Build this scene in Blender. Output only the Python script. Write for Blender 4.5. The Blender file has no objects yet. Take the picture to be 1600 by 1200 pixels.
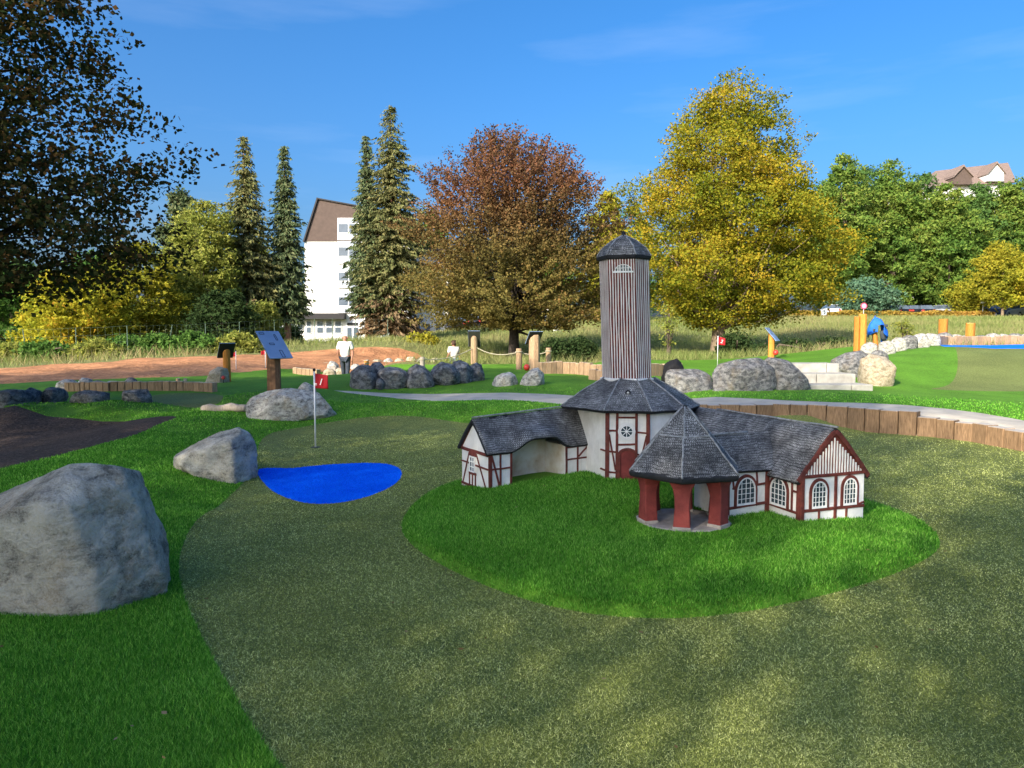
import bpy, bmesh, math, random
import numpy as np
from mathutils import Vector, Matrix, noise as mnoise
from mathutils.geometry import delaunay_2d_cdt

# ------------------------------------------------------------------ camera, sky, sun, exposure
FPX, CX, CY, CAMZ, HOR = 1150.0, 800.0, 600.0, 1.5, 525.0
PITCH = math.atan((CY - HOR) / FPX)
SUN_EL = math.radians(27)
SUN_D = Vector((0.58, 0.815, 0)).normalized()          # the way the light travels over the ground
scene = bpy.context.scene
col = scene.collection
cam_d = bpy.data.cameras.new('camera')
cam = bpy.data.objects.new('camera', cam_d); col.objects.link(cam)
cam.location = (0, 0, CAMZ)
cam.rotation_euler = (math.pi / 2 - PITCH, 0, 0)
cam_d.sensor_width = 36; cam_d.lens = 36 * FPX / 1600; cam_d.clip_start = 0.05; cam_d.clip_end = 3000
scene.camera = cam

world = bpy.data.worlds.new('World'); scene.world = world; world.use_nodes = True
wn, wl = world.node_tree.nodes, world.node_tree.links
bg = wn['Background']
sky = wn.new('ShaderNodeTexSky'); sky.sky_type = 'NISHITA'; sky.sun_disc = False
sky.sun_elevation = SUN_EL
sky.sun_rotation = math.atan2(-SUN_D.x, -SUN_D.y)
sky.altitude = 300; sky.air_density = 1.0; sky.dust_density = 7.2; sky.ozone_density = 6.0
# thin cirrus: faint streaks mixed over the clear sky
tc = wn.new('ShaderNodeTexCoord'); mp = wn.new('ShaderNodeMapping')
mp.inputs['Scale'].default_value = (1.2, 2.0, 9.0); mp.inputs['Rotation'].default_value = (0.05, 0.12, 0.3)
nz = wn.new('ShaderNodeTexNoise'); nz.inputs['Scale'].default_value = 1.6; nz.inputs['Detail'].default_value = 6; nz.inputs['Roughness'].default_value = 0.55
rp = wn.new('ShaderNodeValToRGB'); rp.color_ramp.elements[0].position = 0.50; rp.color_ramp.elements[1].position = 0.85
rp.color_ramp.elements[1].color = (0.20, 0.20, 0.20, 1)
hs = wn.new('ShaderNodeHueSaturation'); hs.inputs['Saturation'].default_value = 1.24; hs.inputs['Value'].default_value = 1.0
mx = wn.new('ShaderNodeMixRGB'); mx.inputs['Color2'].default_value = (3.0, 3.6, 4.6, 1)
wl.new(tc.outputs['Generated'], mp.inputs['Vector']); wl.new(mp.outputs['Vector'], nz.inputs['Vector'])
wl.new(nz.outputs['Fac'], rp.inputs['Fac']); wl.new(sky.outputs['Color'], hs.inputs['Color'])
wl.new(hs.outputs['Color'], mx.inputs['Color1']); wl.new(rp.outputs['Color'], mx.inputs['Fac'])
wl.new(mx.outputs['Color'], bg.inputs['Color'])
bg.inputs['Strength'].default_value = 0.113

sun_d = bpy.data.lights.new('sun', 'SUN'); sun_d.energy = 3.3; sun_d.angle = math.radians(0.6); sun_d.color = (1.0, 0.90, 0.74)
sun = bpy.data.objects.new('sun', sun_d); col.objects.link(sun)
sv = Vector((SUN_D.x * math.cos(SUN_EL), SUN_D.y * math.cos(SUN_EL), -math.sin(SUN_EL)))
sun.rotation_euler = sv.to_track_quat('-Z', 'Y').to_euler(); sun.location = (-20, -25, 30)

vs = scene.view_settings
vs.view_transform = 'Standard'; vs.look = 'None'; vs.gamma = 1; vs.use_curve_mapping = False; vs.exposure = 1.37
scene.render.engine = 'CYCLES'
scene.cycles.use_denoising = True
scene.cycles.max_bounces = 6; scene.cycles.diffuse_bounces = 3; scene.cycles.glossy_bounces = 2
scene.cycles.transmission_bounces = 3; scene.cycles.transparent_max_bounces = 4
scene.cycles.caustics_reflective = False; scene.cycles.caustics_refractive = False

rng = np.random.default_rng(7)
random.seed(7)

# ------------------------------------------------------------------ pixel helpers (photo is 1600 x 1200)
cp, sp = math.cos(PITCH), math.sin(PITCH)
def ray(px, py):
    u = (px - CX) / FPX; v = (CY - py) / FPX
    return Vector((u, cp + v * sp, -sp + v * cp))
def atY(px, py, Y):
    d = ray(px, py); return Vector((0, 0, CAMZ)) + d * (Y / d.y)
def atZ(px, py, z):
    d = ray(px, py); return Vector((0, 0, CAMZ)) + d * ((z - CAMZ) / d.z)
def XY(px, Y, z=0.3):
    t = Y * cp - (z - CAMZ) * sp
    return ((px - CX) / FPX * t, Y)
def zs(lst, z=0.0):
    return [tuple(atZ(a, b, z)[:2]) for a, b in lst]
def xys(lst):
    return [XY(a, Y) for a, Y in lst]

def smooth(t):
    t = np.clip(t, 0, 1); return t * t * (3 - 2 * t)
def inside(poly, x, y):
    x = np.asarray(x, float); y = np.asarray(y, float)
    r = np.zeros(x.shape, bool); n = len(poly)
    for i in range(n):
        x0, y0 = poly[i]; x1, y1 = poly[(i + 1) % n]
        if y0 == y1: continue
        c = ((y0 > y) != (y1 > y)) & (x < (x1 - x0) * (y - y0) / (y1 - y0) + x0)
        r ^= c
    return r
def dist_line(pts, x, y, closed=False):
    x = np.asarray(x, float); y = np.asarray(y, float)
    best = np.full(x.shape, 1e9)
    n = len(pts)
    for i in range(n if closed else n - 1):
        ax, ay = pts[i]; bx, by = pts[(i + 1) % n]
        dx, dy = bx - ax, by - ay
        t = np.clip(((x - ax) * dx + (y - ay) * dy) / (dx * dx + dy * dy + 1e-12), 0, 1)
        best = np.minimum(best, np.hypot(x - ax - t * dx, y - ay - t * dy))
    return best
def chaikin(pts, n=2, closed=True):
    for _ in range(n):
        out = []
        m = len(pts)
        for i in range(m if closed else m - 1):
            a = pts[i]; b = pts[(i + 1) % m]
            out += [(a[0] * .75 + b[0] * .25, a[1] * .75 + b[1] * .25), (a[0] * .25 + b[0] * .75, a[1] * .25 + b[1] * .75)]
        if not closed: out = [pts[0]] + out + [pts[-1]]
        pts = out
    return pts

# ------------------------------------------------------------------ zones of the course
MOUND = chaikin(zs([(622, 818), (640, 852), (700, 890), (800, 932), (900, 957), (1000, 967), (1100, 965), (1200, 951),
                    (1350, 915), (1440, 880), (1475, 852), (1455, 825)]) +
                [(3.2, 6.4), (2.9, 7.3), (2.2, 8.0), (1.2, 8.3), (.2, 8.0), (-.5, 7.5), (-.86, 6.7)], 2)
WALL = zs([(1075, 664), (1205, 664), (1320, 671), (1450, 682.5), (1520, 690), (1600, 705)]) + [(6.75, 8.4), (6.8, 7.0), (6.9, 1.0)]
green_left = chaikin(zs([(440, 1200), (385, 1120), (330, 1030), (290, 950), (275, 885), (298, 830), (345, 788), (394, 752),
                         (401, 720), (404, 690), (420, 680), (460, 674), (520, 668), (640, 665), (730, 667), (900, 667), (1075, 664)]), 2, False)
GREEN = [(-.5, 1.0), (-.62, 2.2)] + green_left + WALL[1:]
POND = chaikin(zs([(396, 746), (420, 738), (470, 730), (530, 724.5), (595, 723), (622, 729), (630, 741), (618, 757), (590, 771),
                   (550, 783), (510, 788), (470, 786), (430, 771)]), 2)
MULCH = chaikin(zs([(-160, 800), (0, 747), (100, 723), (200, 693), (262, 673), (282, 666), (240, 660), (180, 657), (100, 655), (0, 654), (-160, 654)], .14), 1)
PATH = chaikin(xys([(515, 16.6), (640, 16.3), (760, 16.0), (890, 15.6), (1000, 15.0), (1090, 14.4), (1205, 13.6), (1330, 12.9), (1450, 12.0), (1560, 11.2),
                    (1640, 10.2), (1700, 9.0), (1650, 8.6), (1610, 9.6)]) + [(6.5, 9.6), (6.35, 10.4), (5.95, 10.8), (5.1, 11.55), (4.15, 12.1), (3.15, 12.25)] +
               xys([(1040, 12.8), (1000, 13.1), (890, 13.4), (800, 14.1), (700, 15.0), (600, 15.9), (540, 16.3)]), 1)
SMALLGREEN = chaikin(xys([(240, 13.6), (300, 13.2), (345, 13.5), (352, 15.0), (320, 15.9), (240, 15.8), (225, 14.6)]), 2)
SAND = chaikin(xys([(92, 16.6), (230, 16.4), (310, 16.4), (338, 17.0), (290, 18.2), (150, 17.6), (90, 17.5)]), 2)
SOIL = chaikin(xys([(-160, 18.3), (0, 18.9), (200, 20.0), (330, 21.5), (400, 23.8), (480, 26), (600, 28.6), (700, 30.5), (720, 33), (650, 36.5), (480, 34.5),
                    (330, 29.5), (200, 27.3), (0, 25.4), (-160, 24.5)]), 2)
RGREEN = chaikin(xys([(1440, 16.9), (1482, 17.5), (1497, 19.5), (1493, 22.5), (1480, 26), (1466, 28.5), (1600, 28.5), (1720, 28), (1740, 22), (1720, 17.2), (1560, 16.8)]), 2)
POOL = chaikin(xys([(1462, 28.5), (1520, 27.8), (1570, 28.1), (1680, 28.0), (1690, 30.4), (1580, 30.5), (1475, 30.3)]), 1)
LAWN = [(-16, -1.5), (9, -1.5), (14, 10), (27, 24), (21, 30.5), (12, 30), (8, 29), (3, 28), (-2, 27.5), (-4.5, 28.5), (-7, 27), (-9, 23), (-11, 20.6), (-14, 19.4), (-18, 18.6)]

# ------------------------------------------------------------------ terrain: a spline through measured points
cpts = []
def cz(lst):
    for a, b, z in lst:
        p = atZ(a, b, z); cpts.append((p.x, p.y, z))
def cy(lst):
    for a, b, Y in lst:
        p = atY(a, b, Y); cpts.append((p.x, p.y, p.z))
cz([(700, 1150, 0), (1100, 1150, 0), (1500, 1150, 0), (420, 1000, 0), (300, 890, 0), (345, 790, 0), (500, 755, 0), (700, 700, 0), (560, 674, 0), (420, 684, 0),
    (730, 669, 0), (900, 669, 0), (1100, 669, 0), (1330, 674, 0), (1595, 706, 0), (1580, 900, 0), (1200, 1000, 0), (1300, 760, 0), (1000, 720, 0)])
cz([(0, 1190, .05), (220, 1190, .01), (0, 960, .09), (200, 940, .05), (255, 800, .10), (200, 745, .19), (90, 750, .21),
    (0, 747, .23), (100, 723, .23), (200, 693, .22), (270, 671, .20), (330, 690, .10), (0, 705, .08), (100, 682, .08), (160, 664, .08),
    (0, 652, .14), (100, 650, .16), (220, 654, .18), (0, 634, .36), (150, 632, .34), (300, 642, .24), (380, 655, .18),
    (280, 628, .22), (220, 619, .24), (40, 630, .36)])
cy([(0, 604, 18.2), (0, 577, 25), (-160, 604, 18), (-160, 578, 25), (200, 592, 19.8), (200, 563, 27), (330, 590, 21), (330, 557, 29), (480, 577, 26), (480, 549, 34), (640, 565, 29), (640, 546, 36),
    (200, 605, 16.8), (300, 600, 18.2), (400, 592, 20.5), (430, 612, 14.5), (480, 602, 17)])
cpts += [(*XY(a_, b_), c_) for a_, b_, c_ in ((400, 12.2, .15), (450, 12.3, .16), (510, 12.5, .19), (470, 13.2, .24), (580, 12.7, .29), (660, 12.7, .27), (740, 12.8, .25), (820, 12.9, .22), (560, 14.6, .15), (660, 14.3, .15), (480, 15.2, .20), (330, 11.2, .26), (250, 10.2, .27), (300, 12.6, .15))]
cz([(560, 619, .20), (700, 620, .20), (880, 622, .22), (880, 640, .20), (700, 628, .18), (1000, 630, .22)])
cy([(600, 606, 17.2), (690, 602, 17.5), (760, 601, 17.3), (850, 602, 16.8), (900, 588, 20), (700, 580, 22), (620, 578, 23), (800, 577, 23.5), (900, 577, 23), (980, 590, 20), (560, 590, 20)])
cz([(1250, 640, .30), (1400, 645, .30), (1600, 654, .27), (1100, 634, .26), (1100, 616, .32), (1300, 612, .34), (1500, 628, .32), (1600, 638, .30)])
cy([(1250, 557, 27), (1130, 567, 26), (1290, 575, 20), (1050, 590, 20.5), (1395, 606, 17), (1450, 596, 18.2), (1440, 543, 23.5), (1478, 560, 21), (1545, 600, 18), (1540, 548, 27), (1600, 600, 18), (1650, 548, 27),
    (1500, 540, 29), (1600, 540, 29.5), (1400, 550, 24), (1350, 540, 30), (1700, 540, 28)])
cy([(1125, 560, 36), (800, 568, 37), (745, 556, 38), (900, 560, 34), (1000, 560, 33), (1300, 552, 33), (1300, 522, 52), (1300, 496, 86), (1600, 496, 86), (1600, 525, 42), (1000, 530, 52), (820, 516, 56),
    (700, 520, 66), (540, 537, 68), (390, 546, 46), (570, 542, 50), (100, 560, 36), (0, 562, 34), (-200, 560, 34), (1000, 500, 86), (200, 545, 60)])
cpts += [(-20, 2, .2), (-12, -6, .2), (0, -10, .1), (12, -6, .1), (12, 4, .25), (16, 12, .3), (-20, 12, .2), (-30, -8, .3), (-40, 30, .8), (-60, 80, 3), (20, -12, .2), (40, 30, 1.5), (80, 90, 4.5), (0, 120, 3.6), (70, 130, 5), (-70, 130, 3.5)]
for a_, b_, c_ in ((1205, 12.75, .32), (1205, 13.6, .33), (1330, 12.2, .33), (1330, 13.1, .34), (1450, 11.4, .32), (1130, 13.1, .27), (1080, 12.9, .22), (1265, 12.5, .33), (1390, 11.8, .33), (540, 25.8, -.12), (528, 26.5, 0.0), (556, 25.5, -.05), (709, 34, -.42), (690, 33.2, -.25), (728, 34.2, -.15)):
    cpts.append((*XY(a_, b_), c_))
cpts = np.array(cpts)

def wall_step(x, y):
    s = dist_line(WALL, x, y)
    # side: behind / right of the timber line
    poly = WALL + [(40, 1), (40, 60), (WALL[0][0], 60)]
    sd = np.where(inside(poly, x, y), s, -s)
    fade = smooth((np.asarray(x) - 2.6) / 1.6) * smooth((60 - np.asarray(y)) / 40)
    return 0.27 * smooth((sd - .03) / .10) * fade
def tpsU(r2):
    return r2 * np.log(r2 + 1e-9) * .5
_c = cpts[:, :2]
_zr = cpts[:, 2] - wall_step(_c[:, 0], _c[:, 1])
_n = len(_c)
_K = tpsU(((_c[:, None] - _c[None]) ** 2).sum(-1)) + np.eye(_n) * 0.02
_P = np.c_[np.ones(_n), _c]
_A = np.block([[_K, _P], [_P.T, np.zeros((3, 3))]])
_w = np.linalg.solve(_A, np.r_[_zr, np.zeros(3)])
def H(x, y):
    x = np.atleast_1d(np.asarray(x, float)); y = np.atleast_1d(np.asarray(y, float))
    out = np.empty(x.shape)
    for i in range(0, len(x), 40000):
        a, b = x[i:i + 40000], y[i:i + 40000]
        r2 = (a[:, None] - _c[:, 0]) ** 2 + (b[:, None] - _c[:, 1]) ** 2
        out[i:i + 40000] = tpsU(r2) @ _w[:_n] + _w[_n] + _w[_n + 1] * a + _w[_n + 2] * b
    d = np.hypot(x, y - 30)
    far = 4.5 + 0.01 * np.clip(d - 120, 0, 500)
    out = out + (far - out) * smooth((d - 80) / 60)
    out = np.clip(out, -1.2, 12)
    out += wall_step(x, y)
    # the putting green is flat
    g = inside(GREEN, x, y); dg = dist_line(GREEN, x, y, True)
    out = np.where(g, out * (1 - smooth(dg / np.where((dist_line(WALL, x, y) < .9) | ((x > 1.8) & (y > 11)), .10, .5))), out)
    # the island mound that carries the model house
    m = inside(MOUND, x, y); dm = dist_line(MOUND, x, y, True)
    out = out + np.where(m, .060 * smooth(dm / .07) + .090 * smooth(dm / .80) + .065 * np.exp(-((x - 1.05) / .9) ** 2 - ((y - 6.75) / .62) ** 2), 0)
    # loose soil is uneven
    s = inside(SOIL, x, y)
    out = out + np.where(s, .06 * np.sin(x * 2.1 + y) * np.sin(y * 1.7 - x * .6), 0)
    return out
def h1(x, y): return float(H(x, y)[0])

# ------------------------------------------------------------------ mesh helpers
def mesh_np(name, V, Fc, mat, parent=None, smooth_sh=False, loc=None):
    V = np.asarray(V, np.float32); Fc = np.asarray(Fc, np.int32)
    me = bpy.data.meshes.new(name)
    k = Fc.shape[1]
    me.vertices.add(len(V)); me.vertices.foreach_set('co', V.ravel())
    me.loops.add(Fc.size); me.loops.foreach_set('vertex_index', Fc.ravel())
    me.polygons.add(len(Fc)); me.polygons.foreach_set('loop_start', np.arange(0, Fc.size, k, dtype=np.int32))
    me.polygons.foreach_set('loop_total', np.full(len(Fc), k, np.int32))
    if smooth_sh: me.polygons.foreach_set('use_smooth', np.ones(len(Fc), bool))
    me.update(calc_edges=True)
    me.materials.append(mat)
    o = bpy.data.objects.new(name, me); col.objects.link(o)
    if parent: o.parent = parent
    if loc is not None: o.location = loc
    return o
def tag(o, label=None, cat=None, group=None, kind=None):
    if label: o['label'] = label
    if cat: o['category'] = cat
    if group: o['group'] = group
    if kind: o['kind'] = kind
    return o
def thing(name, label, cat, loc=(0, 0, 0), rz=0, group=None):
    o = bpy.data.objects.new(name, None); col.objects.link(o)
    o.location = loc; o.rotation_euler = (0, 0, rz); o.empty_display_size = .1
    return tag(o, label, cat, group)
def copy_tree(o, parent=None):
    c = o.copy(); col.objects.link(c); c.parent = parent
    for ch in list(o.children): copy_tree(ch, c)
    return c

class MB:
    def __init__(s): s.v = []; s.f = []
    def quad_box(s, P):                       # P: 8 corners, bottom ring then top ring
        n = len(s.v); s.v += [tuple(p) for p in P]
        s.f += [tuple(n + i for i in q) for q in ((3, 2, 1, 0), (4, 5, 6, 7), (0, 1, 5, 4), (1, 2, 6, 5), (2, 3, 7, 6), (3, 0, 4, 7))]
        return s
    def box(s, x0, x1, y0, y1, z0, z1, fr=None):
        P = [(x0, y0, z0), (x1, y0, z0), (x1, y1, z0), (x0, y1, z0), (x0, y0, z1), (x1, y0, z1), (x1, y1, z1), (x0, y1, z1)]
        if fr: P = [fr(*p) for p in P]
        return s.quad_box(P)
    def prism(s, ring, off):                  # ring of 3d points, extruded by vector off
        n = len(s.v); m = len(ring); off = Vector(off)
        s.v += [tuple(Vector(p)) for p in ring] + [tuple(Vector(p) + off) for p in ring]
        s.f.append(tuple(n + i for i in reversed(range(m)))); s.f.append(tuple(n + m + i for i in range(m)))
        for i in range(m): s.f.append((n + i, n + (i + 1) % m, n + m + (i + 1) % m, n + m + i))
        return s
    def rings(s, rs, cap0=True, cap1=True):   # loft through rings of equal length
        n = len(s.v); m = len(rs[0])
        for r in rs: s.v += [tuple(p) for p in r]
        for k in range(len(rs) - 1):
            for i in range(m):
                a = n + k * m + i; b = n + k * m + (i + 1) % m
                s.f.append((a, b, b + m, a + m))
        if cap0: s.f.append(tuple(n + i for i in reversed(range(m))))
        if cap1: s.f.append(tuple(n + (len(rs) - 1) * m + i for i in range(m)))
        return s
    def tube(s, pts, rad, seg=8):
        pts = [Vector(p) for p in pts]; rs = []
        for i, p in enumerate(pts):
            d = (pts[min(i + 1, len(pts) - 1)] - pts[max(i - 1, 0)]).normalized()
            a = d.cross(Vector((0.31, .17, .93)) if abs(d.z) < .9 else Vector((1, 0, 0))).normalized(); b = d.cross(a)
            r = rad[i] if hasattr(rad, '__len__') else rad
            rs.append([p + (a * math.cos(t) + b * math.sin(t)) * r for t in [2 * math.pi * k / seg for k in range(seg)]])
        return s.rings(rs)
    def strip(s, outer, inner, off):          # a closed or open band between two point lists, extruded by off
        n = len(s.v); m = len(outer); off = Vector(off)
        for L in (outer, inner):
            s.v += [tuple(Vector(p)) for p in L]
        for L in (outer, inner):
            s.v += [tuple(Vector(p) + off) for p in L]
        for i in range(m - 1):
            a, b, c, d = n + i, n + i + 1, n + m + i + 1, n + m + i
            s.f += [(a, b, c, d), (a + 2 * m, d + 2 * m, c + 2 * m, b + 2 * m), (a, a + 2 * m, b + 2 * m, b), (d, c, c + 2 * m, d + 2 * m)]
        for i in (0, m - 1):
            s.f.append((n + i, n + m + i, n + 3 * m + i, n + 2 * m + i))
        return s
    def build(s, name, mat, parent=None, org=(0, 0, 0), bevel=0, smooth_sh=False, seg=2, loc=None, rz=None):
        me = bpy.data.meshes.new(name)
        O = Vector(org)
        me.from_pydata([tuple(Vector(v) - O) for v in s.v], [], s.f)
        bm = bmesh.new(); bm.from_mesh(me); bmesh.ops.recalc_face_normals(bm, faces=bm.faces); bm.to_mesh(me); bm.free()
        if smooth_sh:
            for p in me.polygons: p.use_smooth = True
        me.materials.append(mat)
        o = bpy.data.objects.new(name, me); col.objects.link(o)
        if parent: o.parent = parent
        if loc is not None: o.location = loc
        if rz is not None: o.rotation_euler = (0, 0, rz)
        if bevel:
            b = o.modifiers.new('bevel', 'BEVEL'); b.width = bevel; b.segments = seg; b.limit_method = 'ANGLE'
        return o
def slope_uv(o):
    me = o.data; uv = me.uv_layers.new(name='uv')
    for p in me.polygons:
        n = p.normal; t = Vector((0, 0, 1)).cross(n)
        t = Vector((1, 0, 0)) if t.length < .05 else t.normalized()
        b = n.cross(t)
        for li in p.loop_indices:
            q = me.vertices[me.loops[li].vertex_index].co
            uv.data[li].uv = (q.dot(t), q.dot(b))

# ------------------------------------------------------------------ materials
class NT:
    def __init__(s, name, rough=.8, spec=.3):
        s.m = bpy.data.materials.new(name); s.m.use_nodes = True
        s.n = s.m.node_tree.nodes; s.l = s.m.node_tree.links
        s.b = s.n['Principled BSDF']; s.b.inputs['Roughness'].default_value = rough
        s.b.inputs['Specular IOR Level'].default_value = spec
        s.out = s.n['Material Output']
        s.tc = s.n.new('ShaderNodeTexCoord')
    def link(s, a, b): s.l.new(a, b)
    def map(s, scale=(1, 1, 1), rot=(0, 0, 0), src='Object'):
        m = s.n.new('ShaderNodeMapping'); m.inputs['Scale'].default_value = scale; m.inputs['Rotation'].default_value = rot
        s.link(s.tc.outputs[src], m.inputs['Vector']); return m.outputs['Vector']
    def noise(s, scale=5, detail=4, rough=.55, vec=None, dist=0):
        t = s.n.new('ShaderNodeTexNoise'); t.inputs['Scale'].default_value = scale; t.inputs['Detail'].default_value = detail
        t.inputs['Roughness'].default_value = rough; t.inputs['Distortion'].default_value = dist
        s.link(vec if vec is not None else s.tc.outputs['Object'], t.inputs['Vector']); return t.outputs['Fac']
    def voro(s, scale=5, vec=None, feat='F1', out='Distance'):
        t = s.n.new('ShaderNodeTexVoronoi'); t.inputs['Scale'].default_value = scale; t.feature = feat
        s.link(vec if vec is not None else s.tc.outputs['Object'], t.inputs['Vector']); return t.outputs[out]
    def ramp(s, fac, stops):
        r = s.n.new('ShaderNodeValToRGB'); e = r.color_ramp.elements
        while len(e) < len(stops): e.new(.5)
        for q, (p, c) in zip(e, stops):
            q.position = p; q.color = (*c, 1) if len(c) == 3 else c
        s.link(fac, r.inputs['Fac']); return r.outputs['Color']
    def mix(s, fac, a, b, mode='MIX'):
        m = s.n.new('ShaderNodeMixRGB'); m.blend_type = mode
        for v, k in ((fac, 'Fac'), (a, 'Color1'), (b, 'Color2')):
            if isinstance(v, (int, float)): m.inputs[k].default_value = v
            elif isinstance(v, tuple): m.inputs[k].default_value = (*v, 1)
            else: s.link(v, m.inputs[k])
        return m.outputs['Color']
    def math(s, op, a, b=0.):
        m = s.n.new('ShaderNodeMath'); m.operation = op
        for v, i in ((a, 0), (b, 1)):
            if isinstance(v, (int, float)): m.inputs[i].default_value = v
            else: s.link(v, m.inputs[i])
        return m.outputs[0]
    def bump(s, h, strength=.4, dist=.01):
        b = s.n.new('ShaderNodeBump'); b.inputs['Strength'].default_value = strength; b.inputs['Distance'].default_value = dist
        s.link(h, b.inputs['Height']); s.link(b.outputs['Normal'], s.b.inputs['Normal'])
    def color(s, c):
        if isinstance(c, tuple): s.b.inputs['Base Color'].default_value = (*c, 1)
        else: s.link(c, s.b.inputs['Base Color'])
        return s
    def rnd(s):
        g = s.n.new('ShaderNodeNewGeometry'); return g.outputs['Random Per Island']

def plain(name, c, rough=.7, var=.25, scale=6, bump=.15, spec=.3, metallic=0):
    t = NT(name, rough, spec)
    f = t.noise(scale, 5)
    t.color(t.ramp(f, [(.3, tuple(x * (1 - var) for x in c)), (.7, tuple(min(1, x * (1 + var * .6)) for x in c))]))
    if bump: t.bump(t.noise(scale * 8, 4), bump, .01)
    t.b.inputs['Metallic'].default_value = metallic
    return t.m
def turf(name, lo, hi, tip, scale, bumpd, big=.35):
    t = NT(name, .85, .15)
    f1 = t.noise(scale, 3, .7); f2 = t.noise(.9, 3); f3 = t.noise(scale * .28, 3, .6)
    c = t.ramp(f1, [(.33, lo), (.52, hi), (.70, tip)])
    c = t.mix(big, c, t.ramp(f2, [(.35, tuple(x * .6 for x in hi)), (.65, tuple(x * 1.5 for x in hi))]))
    c = t.mix(.5, c, t.ramp(f3, [(.35, (.35, .35, .35)), (.65, (.65, .65, .65))]), 'OVERLAY')
    t.color(c); t.bump(f1, .9, bumpd)
    return t.m
def leafmat(name, cols, transl=.35, patch=.5, pscale=.35, low=None, zlow=(4, 9)):
    """cols: list of 3-4 colours; a leaf picks by its own random number and by slow patches through the crown"""
    t = NT(name, .6, .2)
    r = t.rnd(); f = t.noise(pscale, 3, .6)
    m = t.math('ADD', t.math('MULTIPLY', r, 1 - patch), t.math('MULTIPLY', t.math('MULTIPLY_ADD', f, 2.2), patch))
    k = t.n.new('ShaderNodeMapRange'); k.inputs['From Min'].default_value = .25; k.inputs['From Max'].default_value = .75
    t.link(f, k.inputs['Value'])
    m = t.math('ADD', t.math('MULTIPLY', r, 1 - patch), t.math('MULTIPLY', k.outputs[0], patch))
    n = len(cols)
    c = t.ramp(m, [(.12 + .76 * i / (n - 1), cols[i]) for i in range(n)])
    if low:                                     # lower boughs carry leaves of another colour
        c2 = t.ramp(m, [(.12 + .76 * i / (len(low) - 1), low[i]) for i in range(len(low))])
        sx = t.n.new('ShaderNodeSeparateXYZ'); t.link(t.tc.outputs['Object'], sx.inputs[0])
        mr = t.n.new('ShaderNodeMapRange'); mr.inputs['From Min'].default_value = zlow[0]; mr.inputs['From Max'].default_value = zlow[1]
        t.link(t.math('ADD', sx.outputs['Z'], t.math('MULTIPLY', t.noise(.5, 3), 3.0)), mr.inputs['Value'])
        c = t.mix(mr.outputs[0], c2, c)
    d = t.n.new('ShaderNodeBsdfDiffuse'); tr = t.n.new('ShaderNodeBsdfTranslucent'); ms = t.n.new('ShaderNodeMixShader')
    t.link(c, d.inputs['Color']); t.link(c, tr.inputs['Color'])
    ms.inputs[0].default_value = transl
    t.link(d.outputs[0], ms.inputs[1]); t.link(tr.outputs[0], ms.inputs[2]); t.link(ms.outputs[0], t.out.inputs['Surface'])
    return t.m
def woodmat(name, lo, hi, end=None, scale=1.0):
    t = NT(name, .75, .2)
    v = t.map((9 * scale, 9 * scale, 1.2 * scale))
    f = t.noise(6, 6, .65, v, .6); g = t.noise(30 * scale, 3, .6, t.map((3, 3, .25)))
    oi = t.n.new('ShaderNodeObjectInfo')
    c = t.ramp(f, [(.25, lo), (.6, hi), (.8, tuple(min(1, x * 1.25) for x in hi))])
    c = t.mix(.5, c, t.ramp(g, [(.3, (.3, .3, .3)), (.7, (.65, .65, .65))]), 'OVERLAY')
    c = t.mix(.55, c, t.ramp(oi.outputs['Random'], [(0, (.32, .32, .32)), (1, (.68, .66, .64))]), 'OVERLAY')
    if end:                                     # upward faces take a separate, paler colour
        gm = t.n.new('ShaderNodeNewGeometry'); sx = t.n.new('ShaderNodeSeparateXYZ'); t.link(gm.outputs['True Normal'], sx.inputs[0])
        c = t.mix(t.ramp(sx.outputs['Z'], [(.6, (0, 0, 0)), (.85, (1, 1, 1))]), c, end)
    t.color(c); t.bump(f, .5, .012)
    return t.m
def rockmat(name, dark, mid, pale, warm, vs=1.0, rot=(.5, .3, .6)):
    t = NT(name, .85, .25)
    v = t.map((vs, vs, vs * 1.45), rot)
    a = t.noise(5.0, 12, .74, v, .25); b = t.noise(1.6, 5, .6, t.map((vs, vs, vs))); c3 = t.noise(46, 8, .75, v)
    w = t.noise(2.3, 5, .6, t.map((vs * 1.3, vs, vs * .8), (1, 2, 0)))
    c = t.ramp(a, [(.36, dark), (.47, mid), (.57, pale)])
    c = t.mix(t.ramp(w, [(.50, (0, 0, 0)), (.72, (.75, .75, .75))]), c, warm)
    c = t.mix(t.ramp(b, [(.26, (.55, .55, .55)), (.42, (0, 0, 0))]), c, dark)
    c = t.mix(.55, c, t.ramp(c3, [(.3, (.25, .25, .25)), (.7, (.72, .72, .72))]), 'OVERLAY')
    c = t.mix(.75, c, t.ramp(t.noise(95, 6, .8), [(.32, (.12, .12, .12)), (.68, (.86, .86, .86))]), 'OVERLAY')
    wv = t.n.new('ShaderNodeMixRGB'); wv.blend_type = 'ADD'; wv.inputs['Fac'].default_value = .35
    nn_ = t.n.new('ShaderNodeTexNoise'); nn_.inputs['Scale'].default_value = 4; nn_.inputs['Detail'].default_value = 5; t.link(v, nn_.inputs['Vector'])
    t.link(v, wv.inputs['Color1']); t.link(nn_.outputs['Color'], wv.inputs['Color2'])
    crk = t.ramp(t.voro(2.1, wv.outputs[0], 'DISTANCE_TO_EDGE'), [(.0, (0, 0, 0)), (.035, (1, 1, 1))])
    c = t.mix(.14, c, t.mix(1.0, c, crk, 'MULTIPLY'))
    t.color(c)
    hgt = t.math('ADD', t.math('ADD', t.math('MULTIPLY', a, 1.0), t.math('MULTIPLY', c3, .25)), t.math('MULTIPLY', crk, .03))
    t.bump(hgt, 1.0, .17 / vs)
    return t.m

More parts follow.
